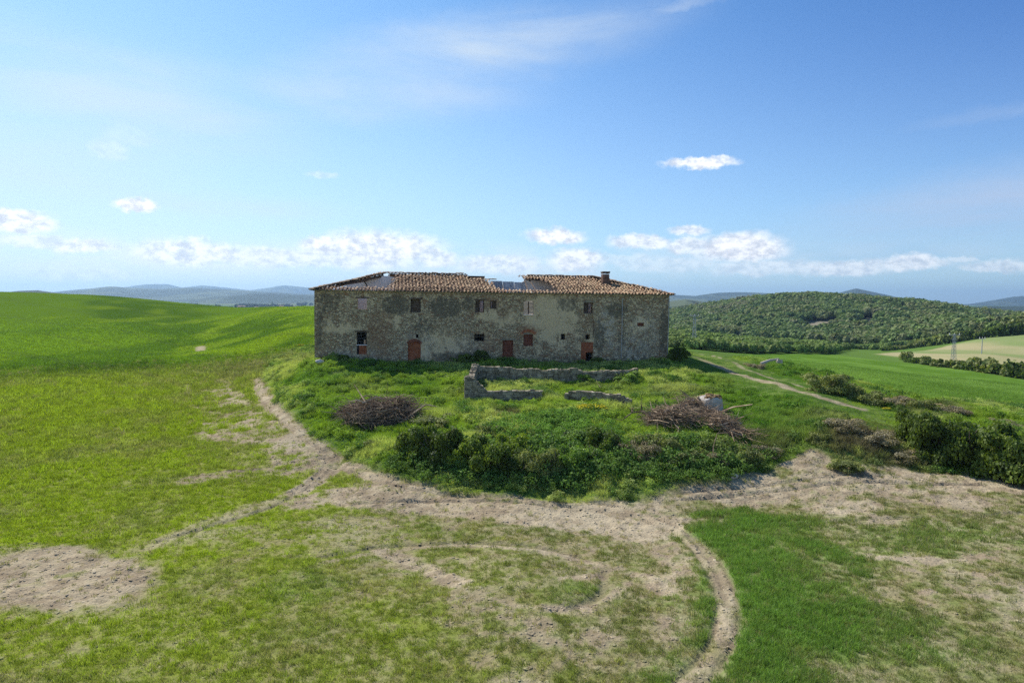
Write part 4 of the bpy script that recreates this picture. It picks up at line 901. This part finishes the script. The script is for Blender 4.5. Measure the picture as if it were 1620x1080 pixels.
# clods on the bare soil
K_clod = []
m_clod, t, b, o = new_mat('soil_clod'); c = attr(t, 'icol', 'INSTANCER', 'Color'); t.l.new(c, b.inputs['Base Color']); b.inputs['Roughness'].default_value = 1
for i in range(4):
    r2 = np.random.default_rng(300+i); V = np.array([[math.cos(a)*math.cos(e), math.sin(a)*math.cos(e), math.sin(e)*.34] for e in (-.5, .3, 1.0) for a in np.arange(6)*1.047]+[[0, 0, .36]]); V = V*r2.uniform(.7, 1.2, (len(V), 1))*.05
    F = [(l*6+k, l*6+(k+1) % 6, l*6+6+(k+1) % 6, l*6+6+k) for l in (0, 1) for k in range(6)]+[(12+k, 12+(k+1) % 6, 18) for k in range(6)]
    K_clod.append(mk_mesh('clod', V, F, [m_clod]))
n = 170000; r_ = 14+rg.random(n)**1.3*34; a_ = rg.uniform(-.74, .74, n); x, y = r_*np.sin(a_), r_*np.cos(a_); p = paint(x, y); keep = pick(n, p['patch']**1.5*.35) & (p['md'] < .3)
x, y, p = x[keep], y[keep], sub(p, keep); n = len(x); z = height(x, y, p)
scatter('soil_clods', np.stack([x, y, z], 1), yaw_rot(n, .15), rg.gamma(2.2, .30, n).clip(.2, 1.5), rg.integers(0, 4, n), p['alb']*rg.uniform(.9, 1.35, (n, 1)), K_clod, dict(kind='stuff')); print('clods', n)

# ================================================================== shrubs
KIND = {}
for nm, mt_, nl, lf, sh in (('dark', ml_dark, 9500, .066, (1,1,1.0)), ('bright', ml_bright, 9000, .062, (1,1,.95)), ('weed', ml_weed, 8500, .06, (1,1,.8)), ('brown', ml_brown, 7500, .05, (1,1,.8)), ('olive', ml_olive, 8500, .055, (1,1,.9))):
    KIND[nm] = []
    for i in range(3):
        r2 = np.random.default_rng(hash(nm) % 1 + len(nm)*31+i); KIND[nm].append(crown_mesh('%s_foliage' % nm, nl, lumps(r2, 22, 1, 1, sh[2], .30, .08), lf, mt_, 500+i*7+len(nm)))
tw = MB(); r2 = np.random.default_rng(5)
for i in range(16):
    a = r2.uniform(0, 6.28); q = r2.uniform(.2, .8); tw.tube([(0, 0, -.1), (math.cos(a)*q*.4, math.sin(a)*q*.4, .35), (math.cos(a+.3)*q, math.sin(a+.3)*q, r2.uniform(.5, .98))], [.035, .022, .008], 4, 0, r2.random())
V = np.concatenate(tw.V); me_tw = mk_mesh('stems', V, tw.F, [ml_wood], False, dict(tint=np.array(tw.A)))
bush_n = [0]
def bush(px, py, hw, hp, kind, label, name='bush', cat='bush', group=None, r=None, depth=1.0, i=None):
    """px,py: foot of the shrub in the survey picture; hw,hp half width and height there"""
    if r is None: g = gp(px, py)
    else: g = np.array(ray_r(px, py, r)[:2])
    D_ = math.hypot(*g); w = hw*(1.12 if px < 1440 else 1.15)/FPX*D_; h = hp*(.78 if 640 < px < 1000 and py > 715 else .78 if px > 1250 and kind != 'brown' else .7 if px > 1250 else .56 if px < 1050 or px > 1230 or py < 680 else .5)/FPX*D_; h = min(h, w*1.5); zz = hz1(*g); k = bush_n[0]; bush_n[0] += 1
    e = link(name, None, None, (g[0], g[1]+w*.25, zz-.08), label=label, cat=cat, group=group)
    e.rotation_euler = (0, 0, k*2.399); f = link('foliage', KIND[kind][(i if i is not None else k) % 3], e); f.scale = (w, w*depth, h)
    if hp > 20 and kind != 'x': s_ = link('stems', me_tw, e); s_.scale = (w*.95, w*.95*depth, h*.98)
    return e
TG = 'shrubs of the thicket along the mound foot'
for px, py, hw, hp, kd, lb in [
 (592,706,20,26,'olive','small round grey-green shrub alone below the left brush pile'),
 (690,672,40,36,'olive','low olive shrub touching the right end of the left brush pile'),
 (655,728,34,70,'dark','dark bramble bush at the far left end of the long thicket'),
 (693,738,38,78,'dark','tall dark bramble bush second from the left end of the thicket'),
 (712,712,28,44,'bright','small yellow-green bush on the slope behind the thicket left end'),
 (738,748,38,70,'bright','yellow-green leafy bush in the left part of the thicket'),
 (772,690,20,34,'olive','dark narrow shrub beside the dead grass dome below the enclosure'),
 (776,755,38,92,'dark','dark green rounded bush with lighter top, left of thicket middle'),
 (812,728,34,62,'bright','bright yellow-topped bush set just behind the thicket middle'),
 (816,760,36,60,'dark','dark low bush at the field edge right under the yellow-topped bush'),
 (852,758,36,66,'olive','olive shrub in the centre of the thicket at its lowest edge'),
 (888,758,34,74,'weed','deep green weedy bush right of the thicket centre'),
 (868,705,42,44,'weed','low green weed bush on the open slope below the two wall stubs'),
 (922,700,44,50,'weed','broad green weed bush below the yellow flowers'),
 (928,750,36,62,'weed','leafy green bush left of the bright grass patch at the mound foot'),
 (965,725,34,58,'dark','dark green bush on the slope above the bright grass patch'),
 (968,755,26,40,'weed','small green bush next to the bright grass patch at the mound foot'),
 (1010,732,34,68,'brown','brown-grey twiggy bush above the bright grass patch'),
 (1040,718,34,66,'olive','tall olive-brown shrub below the large right brush pile'),
 (1052,748,30,36,'dark','dark low bush at the right edge of the bright grass patch'),
 (1085,735,32,52,'olive','yellowish olive bush with deep shade under it, right of the bright grass'),
 (1120,712,30,44,'olive','small olive bush just under the fallen sticks of the right brush pile'),
 (1136,734,30,56,'brown','grey-brown bush with bare pale branches in the thicket right part'),
 (1172,728,34,52,'olive','dull olive bush second from the right end of the thicket'),
 (1212,720,28,44,'brown','brownish low bush closing the thicket at its right end'),
 (1192,664,20,16,'brown','little dark dead shrub right of the pale plastered block')]:
    bush(px, py, hw, hp, kd, lb, group=TG if hp > 30 else None)
BG = 'shrubs of the bank beside the green field'
for px, py, hw, hp, kd, lb in [
 (1195,581,17,15,'brown','purple-brown dead shrub like a dome beside the grass track near the house'),
 (1275,597,20,12,'brown','small rust-brown shrub on the bank top left of the round olive bush'),
 (1310,622,30,40,'olive','rounded olive bush with reddish tips on the bank between track and green field'),
 (1345,628,24,28,'olive','olive bush just right of the rounded one on the bank'),
 (1380,637,26,28,'olive','third olive shrub along the bank top by the green field'),
 (1420,645,26,26,'brown','beige dry shrub on the bank top by the green field'),
 (1458,650,24,22,'olive','small olive shrub above the big dark bush on the bank'),
 (1505,652,24,18,'brown','little brown shrub at the green field edge above the big dark bush'),
 (1590,672,30,18,'brown','low brown shrub at the right picture edge above the big dark bush'),
 (1462,716,30,68,'dark','left lobe of the large dark green thicket at the bank foot'),
 (1505,740,42,92,'dark','tallest dark green bush of the right bank thicket'),
 (1556,748,44,84,'dark','dark leafy bush in the middle of the right bank thicket'),
 (1604,758,40,76,'dark','dark leafy bush cut by the right picture edge'),
 (1660,770,45,80,'dark','dark bush just beyond the right picture edge'),
 (1340,692,32,34,'brown','dry brown scrub on the slope left of the large dark thicket'),
 (1385,708,34,34,'brown','dry brown scrub halfway down the slope beside the dark thicket'),
 (1425,730,30,28,'brown','low brown scrub touching the foot of the large dark thicket'),
 (1345,742,30,20,'olive','flat olive scrub at the bare soil edge right of the mound'),
 (1296,700,18,22,'olive','small pale green tuft shrub above the bare soil edge')]:
    bush(px, py, hw, hp, kd, lb, group=BG if hp > 16 else None)
# plants at the foot of the house
for px, hp, lb in [(538,8,'low dark plant against the house wall near its left corner'),(735,14,'dark ivy-like plants against the house wall between two doorways'),(757,18,'dark bushy plant at the wall foot left of the dark red doorway'),(940,10,'dark plant in front of the half-bricked orange doorway'),(1066,22,'dark shrub at the right corner of the house')]:
    u, _ = facade(px, 560); g = HL+HU*u-HV*.7; e = link('bush', None, None, (g[0], g[1], hz1(*g)-.05), label=lb, cat='bush'); f = link('foliage', KIND['dark'][px % 3], e); f.scale = (.9 if px < 1000 else 1.3, .5 if px < 1000 else 1, hp/FPX*64)
for px, py, hw, hp, lb in [(985,604,26,38,'leafy weeds swallowing the right end of the enclosure back wall'),(925,604,18,34,'weeds hanging over the enclosure back wall near its middle'),(765,604,12,12,'low weeds inside the tall left corner of the enclosure'),(770,578,22,10,'bright grass tuft on top of the enclosure left back corner')]: bush(px, py, hw, hp, 'weed', lb, r=None)
# yellow flowers
m_fl, t, b, o = new_mat('yellow_petal'); b.inputs['Base Color'].default_value = (.72, .58, .02, 1)
r2 = np.random.default_rng(12); V, F, ti = leaf_pts(900, [(0,0,.1,1,.6,.35),(-.5,.1,.1,.5,.4,.3),(.6,-.1,.1,.5,.4,.3)], .07, r2); fm = mk_mesh('flower_heads', V, F, [m_fl]); V, F, ti = leaf_pts(700, [(0,0,.0,1,.6,.28)], .1, r2); fs = mk_mesh('foliage', V, F, [ml_weed], False, dict(tint=ti))
for px, py, k, lb in ((935,655,1.0,'patch of bright yellow wildflowers below the right wall stub'),(476,548,.5,'small yellow flower clump in grass left of the house corner'),(1402,649,.3,'yellow flowering clump on the bank by the green field')):
    g = gp(px, py); e = link('yellow_flowers', None, None, (g[0], g[1], hz1(*g)+.12), label=lb, cat='flowers'); e.scale = (k, k, k); link('flower_heads', fm, e); link('foliage', fs, e)

# ================================================================== brush piles, branch, block
m_stick = simple_mat('dead_stick', (.17,.11,.065), (.38,.28,.19), 3, tint=.55, bump=0)
def brush_pile(name, lobes, n, seed, label):
    r2 = np.random.default_rng(seed); mb = MB(); lobes_w = []
    for px, py, hw, hp in lobes:
        g = gp(px, py); D_ = math.hypot(*g); lobes_w.append((g[0], g[1]+hw/FPX*D_*.2, hz1(*g), hw/FPX*D_, hp/FPX*D_))
    c0 = lobes_w[0]; w = np.array([l[3]*l[4] for l in lobes_w]); w /= w.sum()
    for i in range(n):
        cx, cyy, cz, rw, rh = lobes_w[r2.choice(len(lobes_w), p=w)]; a = r2.uniform(0, 6.283); q = math.sqrt(r2.random())*.95; hx_ = cx+math.cos(a)*q*rw; hy_ = cyy+math.sin(a)*q*rw*.6; top = cz+rh*math.sqrt(max(0, 1-q*q))*r2.uniform(.35, 1.0)
        big = r2.random() < .02; L = r2.uniform(.5, 1.5)*(1.5 if big else 1); th = r2.uniform(0, 6.283); el_ = r2.normal(0, .32)-.15*q; d = np.array([math.cos(th)*math.cos(el_), math.sin(th)*math.cos(el_), math.sin(el_)])
        p0 = np.array([hx_, hy_, top])-np.array([c0[0], c0[1], c0[2]]); r0_ = r2.uniform(.04, .07) if big else r2.uniform(.008, .02); bend = r2.normal(0, .12, 3)*L
        p1 = p0+d*L*.5+bend; p2 = p0+d*L+r2.normal(0, .06, 3); p0 = p0-d*L*.3; mb.tube([p0, p1, p2], [r0_, r0_*.8, r0_*.4], 4, 0, min(1, r2.beta(2, 2)+(.15 if big else 0)))
    core = []
    for (cx, cyy, cz, rw, rh) in lobes_w:
        V = [];
        for e in range(5):
            for k in range(12):
                ee = e/4*1.5; aa = k/12*6.283; s_ = r2.uniform(.85, 1.05)
                V.append((cx-c0[0]+math.cos(aa)*math.cos(ee)*rw*.8*s_, cyy-c0[1]+math.sin(aa)*math.cos(ee)*rw*.48*s_, cz-c0[2]-.1+math.sin(ee)*rh*.78*s_))
        mb.add(V, [(e*12+k, e*12+(k+1) % 12, e*12+12+(k+1) % 12, e*12+12+k) for e in range(4) for k in range(12)], 1, .1)
    return mb.build(name, [m_stick, ml_wood], None, loc=(c0[0], c0[1], c0[2]), tagd=dict(label=label, cat='brush pile'))
brush_pile('brush_pile', [(600,668,62,46),(568,664,34,34),(634,662,34,38)], 1500, 21, 'oval heap of cut brown sticks left of the thicket, below the orange doorway')
brush_pile('brush_pile', [(1070,674,40,34),(1096,652,26,22),(1045,668,22,24)], 1300, 22, 'big heap of cut branches in front of the pale plastered block')
brush_pile('brush_pile', [(1142,680,30,24),(1172,694,26,16),(1126,666,22,24)], 800, 23, 'lower trailing heap of loose branches right of the pale plastered block')
def branchy(pts, rad, label, twigs=6, seed=1):
    r2 = np.random.default_rng(seed); W_ = []
    for px, py, up in pts: g = gp(px, py); W_.append(np.array([g[0], g[1], hz1(*g)+up]))
    mb = MB(); P0 = W_[0]; W_ = [p-P0 for p in W_]; mb.tube(W_, list(np.linspace(rad, rad*.4, len(W_))), 6, 0, .2)
    for i in range(twigs): k = r2.integers(1, len(W_)); a = W_[k]; d = r2.normal(0, .35, 3)+np.array([0, 0, .3]); mb.tube([a, a+d*.6, a+d*1.1+r2.normal(0, .08, 3)], [rad*.4, rad*.25, rad*.1], 4, 0, .3)
    mb.build('fallen_branch', m_stick, None, loc=tuple(P0), tagd=dict(label=label, cat='branch'))
branchy([(1030,664,.3),(1015,661,.55),(1000,662,.45),(984,668,.2)], .07, 'bare dark branch reaching out left from the big right brush pile', 7, 3)
branchy([(1128,742,.3),(1128,728,.9),(1134,716,1.1),(1152,712,1.0)], .03, 'thin bare grey branch curving over the thicket right part', 4, 6)
branchy([(950,628,.7),(945,622,.8),(943,618,.9)], .02, 'thin pale stick leaning on the lone right wall stub', 1, 8)
# pale plastered block with ruined stone top
m_blk = simple_mat('pale_render', (.42,.37,.31), (.60,.54,.48), 2, tint=0); g = gp(1124, 652); zz = hz1(*g)
blk = link('ruined_oven_block', None, None, (g[0], g[1]+.2, zz), label='squat pale plastered masonry block with crumbled orange-lichened top behind the brush heap', cat='masonry block'); blk.rotation_euler = (0, 0, R(28))
r2 = np.random.default_rng(9); V = []; nsg = 20
for l, (zl, s_) in enumerate(((-.3, 1.0), (.25, 1.0), (.65, .98), (1.0, .95), (1.12, .8), (1.18, .4))):
    for k in range(nsg): a = k/nsg*6.283; c_, s2 = math.cos(a), math.sin(a); e = .45; V.append((math.copysign(abs(c_)**e, c_)*.78*s_+r2.normal(0, .015), math.copysign(abs(s2)**e, s2)*.62*s_+r2.normal(0, .015), zl+r2.normal(0, .03)))
me = mk_mesh('plaster_body', V, [(l*nsg+k, l*nsg+(k+1) % nsg, l*nsg+nsg+(k+1) % nsg, l*nsg+nsg+k) for l in range(5) for k in range(nsg)]+[tuple(range(5*nsg, 6*nsg))], [m_blk], False); link('plaster_body', me, blk)
mb = MB()
for i in range(60): a, b_ = r2.uniform(-.75, .6), r2.uniform(-.6, .45); mb.box(a, a+r2.uniform(.1, .28), b_, b_+r2.uniform(.1, .24), 1.0+r2.uniform(-.02, .2)-.15*abs(a), 1.14+r2.uniform(0, .2)-.15*abs(a), 0, r2.random(), .03, r2)
mb.build('rubble_top', simple_mat('orange_lichen_rubble', (.20,.10,.04), (.36,.27,.14), 4, tint=.4), blk)
# pale stone and board on the bank
mb = MB(); g = gp(1206, 578); mb.tube([(0, 0, .4), (1.0, .2, .75), (1.9, .1, .9)], [.18, .14, .1], 6, 0, .9); mb.box(1.6, 2.2, -.2, .2, .5, .85, 0, .8, .05, r2)
mb.build('fallen_log', simple_mat('bleached_wood', (.36,.28,.22), (.48,.40,.33), 4), None, loc=(g[0]-.3, g[1]-.4, hz1(*g)-.1), tagd=dict(label='bleached log lying against the purple-brown dead shrub by the track', cat='log'))
for i, (px, py, s_, lb) in enumerate([(1161,756,.28,'pale grey stone at the bare soil edge below the thicket right end'),(752,650,.26,'pale rock in grass just below the enclosure left end'),(505,574,.5,'flat pale stone slab at the left house corner'),(744,758,.2,'small white stone at the foot of the thicket left part')]):
    g = gp(px, py); V = r2.normal(size=(40, 3)); V /= np.linalg.norm(V, axis=1)[:, None]; V = V*np.array([1, .7, .5])*s_*r2.uniform(.8, 1.1, (40, 1))
    import bmesh
    bm = bmesh.new(); [bm.verts.new(v) for v in V]; bmesh.ops.convex_hull(bm, input=bm.verts); bm.verts.ensure_lookup_table(); [bm.verts.remove(v) for v in list(bm.verts) if not v.link_faces]
    me = bpy.data.meshes.new('rock'); bm.to_mesh(me); bm.free(); me.materials.append(m_blk); link('rock', me, None, (g[0], g[1], hz1(*g)+s_*.25), label=lb, cat='rock')

# ================================================================== hedges, poles, forest, distance
K_far = [crown_mesh('far_bush', 420, lumps(np.random.default_rng(60+i), 8, 1, 1, 1, .5), .26, ml_olive, 610+i) for i in range(4)]
K_fard = [crown_mesh('far_bush_dark', 420, lumps(np.random.default_rng(70+i), 8, 1, 1, 1, .5), .26, ml_dark, 620+i) for i in range(3)]
def along(pts, k):
    P_ = np.array(pts, float); L = np.concatenate([[0], np.cumsum(np.hypot(*np.diff(P_[:, :2], axis=0).T))]); q = (np.arange(k)+rg.uniform(-.3, .3, k)+.5)/k*L[-1]; return np.stack([np.interp(q, L, P_[:, j]) for j in range(P_.shape[1])], 1)
def far_bush(px, py, hw, hp, me_, label, group):
    g = gp(px, py); D_ = math.hypot(*g); e = link('hedge_bush', me_, None, (g[0], g[1], hz1(*g)-.3), label=label, cat='bush', group=group); e.scale = (hw/FPX*D_, hw/FPX*D_, hp/FPX*D_); e.rotation_euler = (0, 0, rg.uniform(0, 6)); return e
for px, py, hw, hp in along([(1430,571,9,9),(1480,578,10,10),(1520,583,12,12),(1570,589,14,14),(1640,602,16,16)], 26):
    far_bush(px, py, hw*rg.uniform(.7, 1.3), hp*rg.uniform(.7, 1.35), (K_far+K_fard)[rg.integers(0, 7)], 'olive bush of the hedge row between bright green field and pale field', 'bushes of the hedge between the two fields')
far_bush(1434, 568, 8, 11, K_far[1], 'lone grey-brown bush left of the hedge row beyond the green field', None)
for px, py, hw, hp in along([(1395,556,5,5),(1440,551,7,7),(1490,545,8,9),(1550,536,9,11),(1640,527,12,16)], 34):
    far_bush(px, py, hw*rg.uniform(.8, 1.3), hp*rg.uniform(.8, 1.3), (K_far+K_fard)[rg.integers(0, 7)], 'green bush of the tree line along the upper edge of the pale field', 'bushes along the upper edge of the pale field')
def pylon(px, py, hp, label, lattice=True, w0=.9):
    g = gp(px, py); D_ = math.hypot(*g); H = hp/FPX*D_; root = link('lattice_pole' if lattice else 'utility_pole', None, None, (g[0], g[1], hz1(*g)-.2), label=label, cat='power pole')
    mb = MB()
    if lattice:
        cn = [(-1, -1), (1, -1), (1, 1), (-1, 1)]; k = 9
        hw_ = lambda q: w0*.5*(1-.62*q)
        for cx, cyy in cn: mb.tube([(cx*hw_(0), cyy*hw_(0), 0), (cx*hw_(1), cyy*hw_(1), H)], .045, 4)
        for i in range(k):
            q0, q1 = i/k, (i+1)/k
            for j in range(4): a, b_ = cn[j], cn[(j+1) % 4]; mb.tube([(a[0]*hw_(q0), a[1]*hw_(q0), q0*H), (b_[0]*hw_(q1), b_[1]*hw_(q1), q1*H)], .022, 4); mb.tube([(b_[0]*hw_(q0), b_[1]*hw_(q0), q0*H), (a[0]*hw_(q1), a[1]*hw_(q1), q1*H)], .022, 4)
    else: mb.tube([(0, 0, 0), (0, 0, H)], [.14, .09], 7)
    mb.build('mast', m_metal, root); mb = MB(); aw = 1.3 if lattice else .8
    mb.tube([(-aw, 0, H-.25), (aw, 0, H-.25)], .06, 4); mb.tube([(-aw*.6, 0, H-1.3), (aw*.6, 0, H-1.3)], .05, 4) if lattice else None; mb.build('crossarm', m_metal, root)
    for q in (-aw*.9, 0, aw*.9): mb = MB(); mb.tube([(q, 0, H-.2), (q, 0, H+.08), (q, 0, H+.2)], [.07, .1, .05], 6); mb.build('insulator', m_plaster, root)
pylon(1508, 577, 42, 'grey lattice power pole rising from the hedge beyond the green field', w0=.9)
pylon(1098, 545, 48, 'grey lattice power pole in scrub just right of the house', w0=1.1)
pylon(1553, 560, 22, 'thin grey pole standing in the pale field', False)
# cypress at the right edge
def cypress(px, py, hw, hp, label, r=None, group=None):
    g = gp(px, py) if r is None else np.array(ray_r(px, py, r)[:2]); D_ = math.hypot(*g); H = hp/FPX*D_; w = hw/FPX*D_; r2 = np.random.default_rng(int(px)); root = link('cypress_tree', None, None, (g[0], g[1], hz1(*g)-.3), label=label, cat='tree', group=group)
    V, F, ti = leaf_pts(420, [(0, 0, H*(.12+.11*k), w*math.sin((k+1.2)/9*3.0), w*math.sin((k+1.2)/9*3.0), H*.1) for k in range(8)], H*.06, r2); link('crown', mk_mesh('crown', V, F, [ml_dark], False, dict(tint=ti)), root)
    mb = MB(); mb.tube([(0, 0, 0), (0, 0, H*.8)], [w*.18, w*.05], 6); mb.build('trunk', ml_wood, root)
cypress(1612, 516, 5, 20, 'dark narrow cypress at the right picture edge above the tree line')
# forest hill (reads as one mass)
K_tree = []
for i in range(6):
    r2 = np.random.default_rng(80+i); V, F, ti = leaf_pts(560, lumps(r2, 10, 1, 1, 1.1, .46, .25), .30, r2, .32); V = V+np.array([0, 0, .35]); K_tree.append(mk_mesh('forest_crown', V, F, [mi_tree], False, dict(tint=ti)))
def wood(name, x, y, smin, smax, cols, flat=1.0, sc=40, dz=0):
    p = paint(x, y); z = height(x, y, p); n = len(x); f = fbm(x, y, sc, 3, 400); f2 = fbm(x, y, sc*.3, 2, 410); k = np.clip((f*.5+f2*.36+rg.random(n)*.14-.28)/.44, 0, .999)*(len(cols)-1); i0 = k.astype(int); fr = (k-i0)[:, None]; cc = np.array(cols)
    col = cc[i0]*(1-fr)+cc[np.minimum(i0+1, len(cols)-1)]*fr; col = col*rg.uniform(.86, 1.14, (n, 1)); s_ = rg.uniform(smin, smax, n)*(.8+.4*f2)
    scatter(name, np.stack([x, y, z-s_*.15+dz], 1), yaw_rot(n, .05), s_, rg.integers(0, 6, n), col, K_tree, dict(kind='stuff')); print(name, n)
n = 26000; r_ = np.sqrt(rg.uniform(330**2, 780**2, n)); a_ = rg.uniform(.15, .82, n); x, y = r_*np.sin(a_), r_*np.cos(a_); p = paint(x, y)
sc_ = np.zeros(n)
for E in SCARS: sc_ = np.maximum(sc_, ell_m(x, y, E))
lim = np.interp(a_, [.15, .3, .42, .5, .56, .62, .8], [400, 400, 398, 385, 362, 352, 345]); keep = (r_ > lim+(fbm(x, y, 25, 2, 9)-.5)*30) & (p['pf'] < .1) & (sc_ < .4) & pick(n, .75)
gapn = fbm(x, y, 45, 3, 430); keep &= ~((gapn > .66) & pick(n, .8))
wood('forest', x[keep], y[keep], 2.8, 5.0, [(.09,.15,.045),(.16,.22,.065),(.22,.23,.10),(.19,.26,.075),(.12,.18,.06),(.22,.26,.10),(.22,.22,.12)], sc=60)
n = 9000; r_ = rg.uniform(165, 400, n); a_ = rg.uniform(.2, .8, n); x, y = r_*np.sin(a_), r_*np.cos(a_); p = paint(x, y); bandn = fbm(x*.6, y*2.2, 30, 3, 440)
keep = (p['gfl'] < .05) & (p['pf'] < .02) & (r_ > np.interp(a_, [.2, .3, .35, .44, .5, .6, .8], [140, 172, 185, 225, 330, 350, 350])) & (bandn > .40)
wood('valley_scrub', x[keep], y[keep], 0.9, 2.0, [(.12,.19,.05),(.18,.27,.06),(.21,.26,.08),(.28,.37,.09),(.13,.20,.06)], sc=25)
# far left: woods round a hamlet
xs_, ys_ = [], []
for px, py, hw, hr, k, D_ in [(262,478,24,60,60,2000),(300,480,26,70,60,2050),(392,487,28,60,60,2000),(432,488,28,60,50,2050),(462,488,18,60,20,2100),(170,476,8,40,6,1900),(280,486,10,20,10,1300),(485,480,14,60,16,2600),(210,474,30,60,14,2300)]:
    for i in range(k): q = px+rg.normal(0, hw*.55); rr_ = D_+rg.uniform(-hr, hr)*3; d = pix_dir(q, py); h = math.hypot(d[0], d[1]); xs_.append(d[0]/h*rr_); ys_.append(d[1]/h*rr_)
wood('distant_wood', np.array(xs_), np.array(ys_), 4.5, 9, [(.022,.042,.018),(.045,.07,.025)], sc=300)
m_hw = simple_mat('pale_house_wall', (.42,.36,.29), (.52,.46,.38), .2, tint=0, bump=0); m_hr = simple_mat('far_roof', (.24,.13,.08), (.30,.18,.11), .2, tint=0, bump=0)
for px, D_, w, d_, h, yw, lb in [(353,1950,11,9,6,.2,'tiny whitish house standing alone left of the distant hamlet wood'),(383,1960,22,11,8,-.3,'distant farmhouse at the left of the hamlet among trees'),(408,1900,18,10,7,.4,'distant low house in the middle of the hamlet'),(441,1950,26,12,8,.1,'distant long house at the right of the hamlet'),(465,2080,18,10,6,-.2,'distant small house right of the hamlet trees')]:
    d = pix_dir(px, 484); hh = math.hypot(d[0], d[1]); x, y = d[0]/hh*D_, d[1]/hh*D_; root = link('distant_house', None, None, (x, y, hz1(x, y)), label=lb, cat='house'); root.rotation_euler = (0, 0, yw); w *= .5; d_ *= .5
    mb = MB(); mb.box(-w, w, -d_, d_, -2, h); mb.build('wall', m_plaster if px == 353 else m_hw, root); rf = MB(); V = [(-w-.5, -d_-.5, h+.02), (w+.5, -d_-.5, h+.02), (w+.5, d_+.5, h+.02), (-w-.5, d_+.5, h+.02), (-w-.5, 0, h+2.6), (w+.5, 0, h+2.6)]
    rf.add(V, [(0,1,5,4),(2,3,4,5),(0,4,3),(1,2,5),(3,2,1,0)]); rf.build('roof', m_hr, root)
    for q in (-.55, 0, .55):
        mb = MB(); mb.box(w*q-.6, w*q+.6, -d_-.06, -d_-.003, h*.45, h*.7); mb.build('window', m_dark, root)
cypress(431, 487, 2.2, 12, 'single dark cypress rising above the distant hamlet', r=1980)
for i, px in enumerate((240, 246, 253)): cypress(px, 477, 2, 9, 'dark cypress at the left end of the distant tree row on the ridge', r=1950, group='cypresses of the distant tree row')
# hill ranges
m_hill, t, b, o = new_mat('far_hills'); g = t.new('ShaderNodeNewGeometry'); pp = t.vmath('MULTIPLY', g.outputs['Position'], (1, .5, 1)); n1 = t.noise(pp, .0035, 6, .6); n2 = t.noise(pp, .014, 4, .6)
c = t.mix(t.ramp(n1, .5, .56), (.028,.045,.022), (.08,.10,.045)); c = t.mix(t.ramp(n2, .55, .62), c, (.022,.036,.018)); t.l.new(c, b.inputs['Base Color']); b.inputs['Roughness'].default_value = 1
def ridge(pts, D_, depth, seed, rough=.03, z0=-32):
    P_ = np.array(pts, float); k = 260; px = np.linspace(P_[0, 0], P_[-1, 0], k); py = np.interp(px, P_[:, 0], P_[:, 1]); crest = []
    for a, b_ in zip(px, py): crest.append(ray_r(a, b_, D_))
    crest = np.array(crest); s = np.linspace(0, 1, k); H = crest[:, 2]-z0; ker = np.hanning(9); ker /= ker.sum(); H = np.convolve(np.pad(H, 4, 'edge'), ker, 'valid')
    rows = np.concatenate([np.linspace(-1, 0, 18), np.linspace(0.1, 1, 8)]); V = []; dirs = crest[:, :2]/np.linalg.norm(crest[:, :2], axis=1)[:, None]
    for w in rows:
        prof = (1-abs(w))**1.0 if w < 0 else (1-w); prof = prof*prof*(3-2*prof); xy = dirs*(D_+w*depth)
        nz_ = (fbm(xy[:, 0], xy[:, 1], depth*.35, 5, seed)-.5)*2; z = z0+H*prof*(1+nz_*.45*(abs(w) > .02)*min(1, abs(w)*3))+H*rough*(fbm(xy[:, 0], xy[:, 1]*0, depth*.04, 3, seed+5)-.5)
        z = np.minimum(z, ZC+(crest[:, 2]-ZC)*(D_+w*depth)/D_*1.0+(0 if w == 0 else -1.5)+max(0, w)*0) if w <= 0 else z
        V.append(np.stack([xy[:, 0], xy[:, 1], z], 1))
    V = np.concatenate(V); r_n = len(rows); idx = np.arange(k*r_n).reshape(r_n, k); F = np.stack([idx[:-1, :-1], idx[:-1, 1:], idx[1:, 1:], idx[1:, :-1]], -1).reshape(-1, 4)
    link('hills', mk_mesh('hills', V, F, [m_hill], True), kind='structure')
ridge([(-250,462),(20,469),(60,464),(100,461),(140,457),(175,452),(200,455),(250,457),(300,455),(360,458),(420,462),(480,465),(600,468),(800,468),(1000,468),(1060,466),(1100,468),(1132,463),(1165,462),(1210,463),(1260,468),(1330,472),(1400,478)], 5200, 1500, 3)
ridge([(300,472),(350,469),(400,465),(430,464),(500,468),(600,471),(700,473)], 3600, 700, 5)
ridge([(-300,455),(60,468),(90,461),(130,457),(200,455),(225,450),(265,449),(288,455),(318,451),(360,455),(395,459),(420,456),(448,451),(490,455),(560,459),(700,462),(900,466)], 8600, 1200, 9)
ridge([(-200,455),(0,463),(30,460),(60,459),(95,464),(130,468),(170,473)], 1700, 400, 11)
ridge([(1020,480),(1062,476),(1085,473),(1105,476),(1130,480),(1180,485)], 1500, 300, 13)
ridge([(1300,470),(1335,461),(1355,456),(1378,461),(1420,470)], 4800, 900, 15)
ridge([(1440,486),(1500,484),(1540,480),(1570,475),(1605,469),(1640,467),(1720,474),(1900,478)], 6500, 1200, 17)
ridge([(1480,487),(1560,484),(1620,485),(1900,488)], 2600, 500, 19)

# ================================================================== haze
HZ = MB(); HZ.box(-9300, 9300, -120, 10900, -46, 205); ho = HZ.build('haze', bpy.data.materials.new('haze_air'), None, tagd=dict(kind='stuff')); hm = ho.data.materials[0]; hm.use_nodes = True; t = NT(hm.node_tree); t.n.clear()
o = t.new('ShaderNodeOutputMaterial'); v = t.new('ShaderNodeVolumePrincipled'); t.l.new(v.outputs[0], o.inputs['Volume']); v.inputs['Color'].default_value = (.46, .70, 1, 1); v.inputs['Density'].default_value = .00011; v.inputs['Anisotropy'].default_value = .4
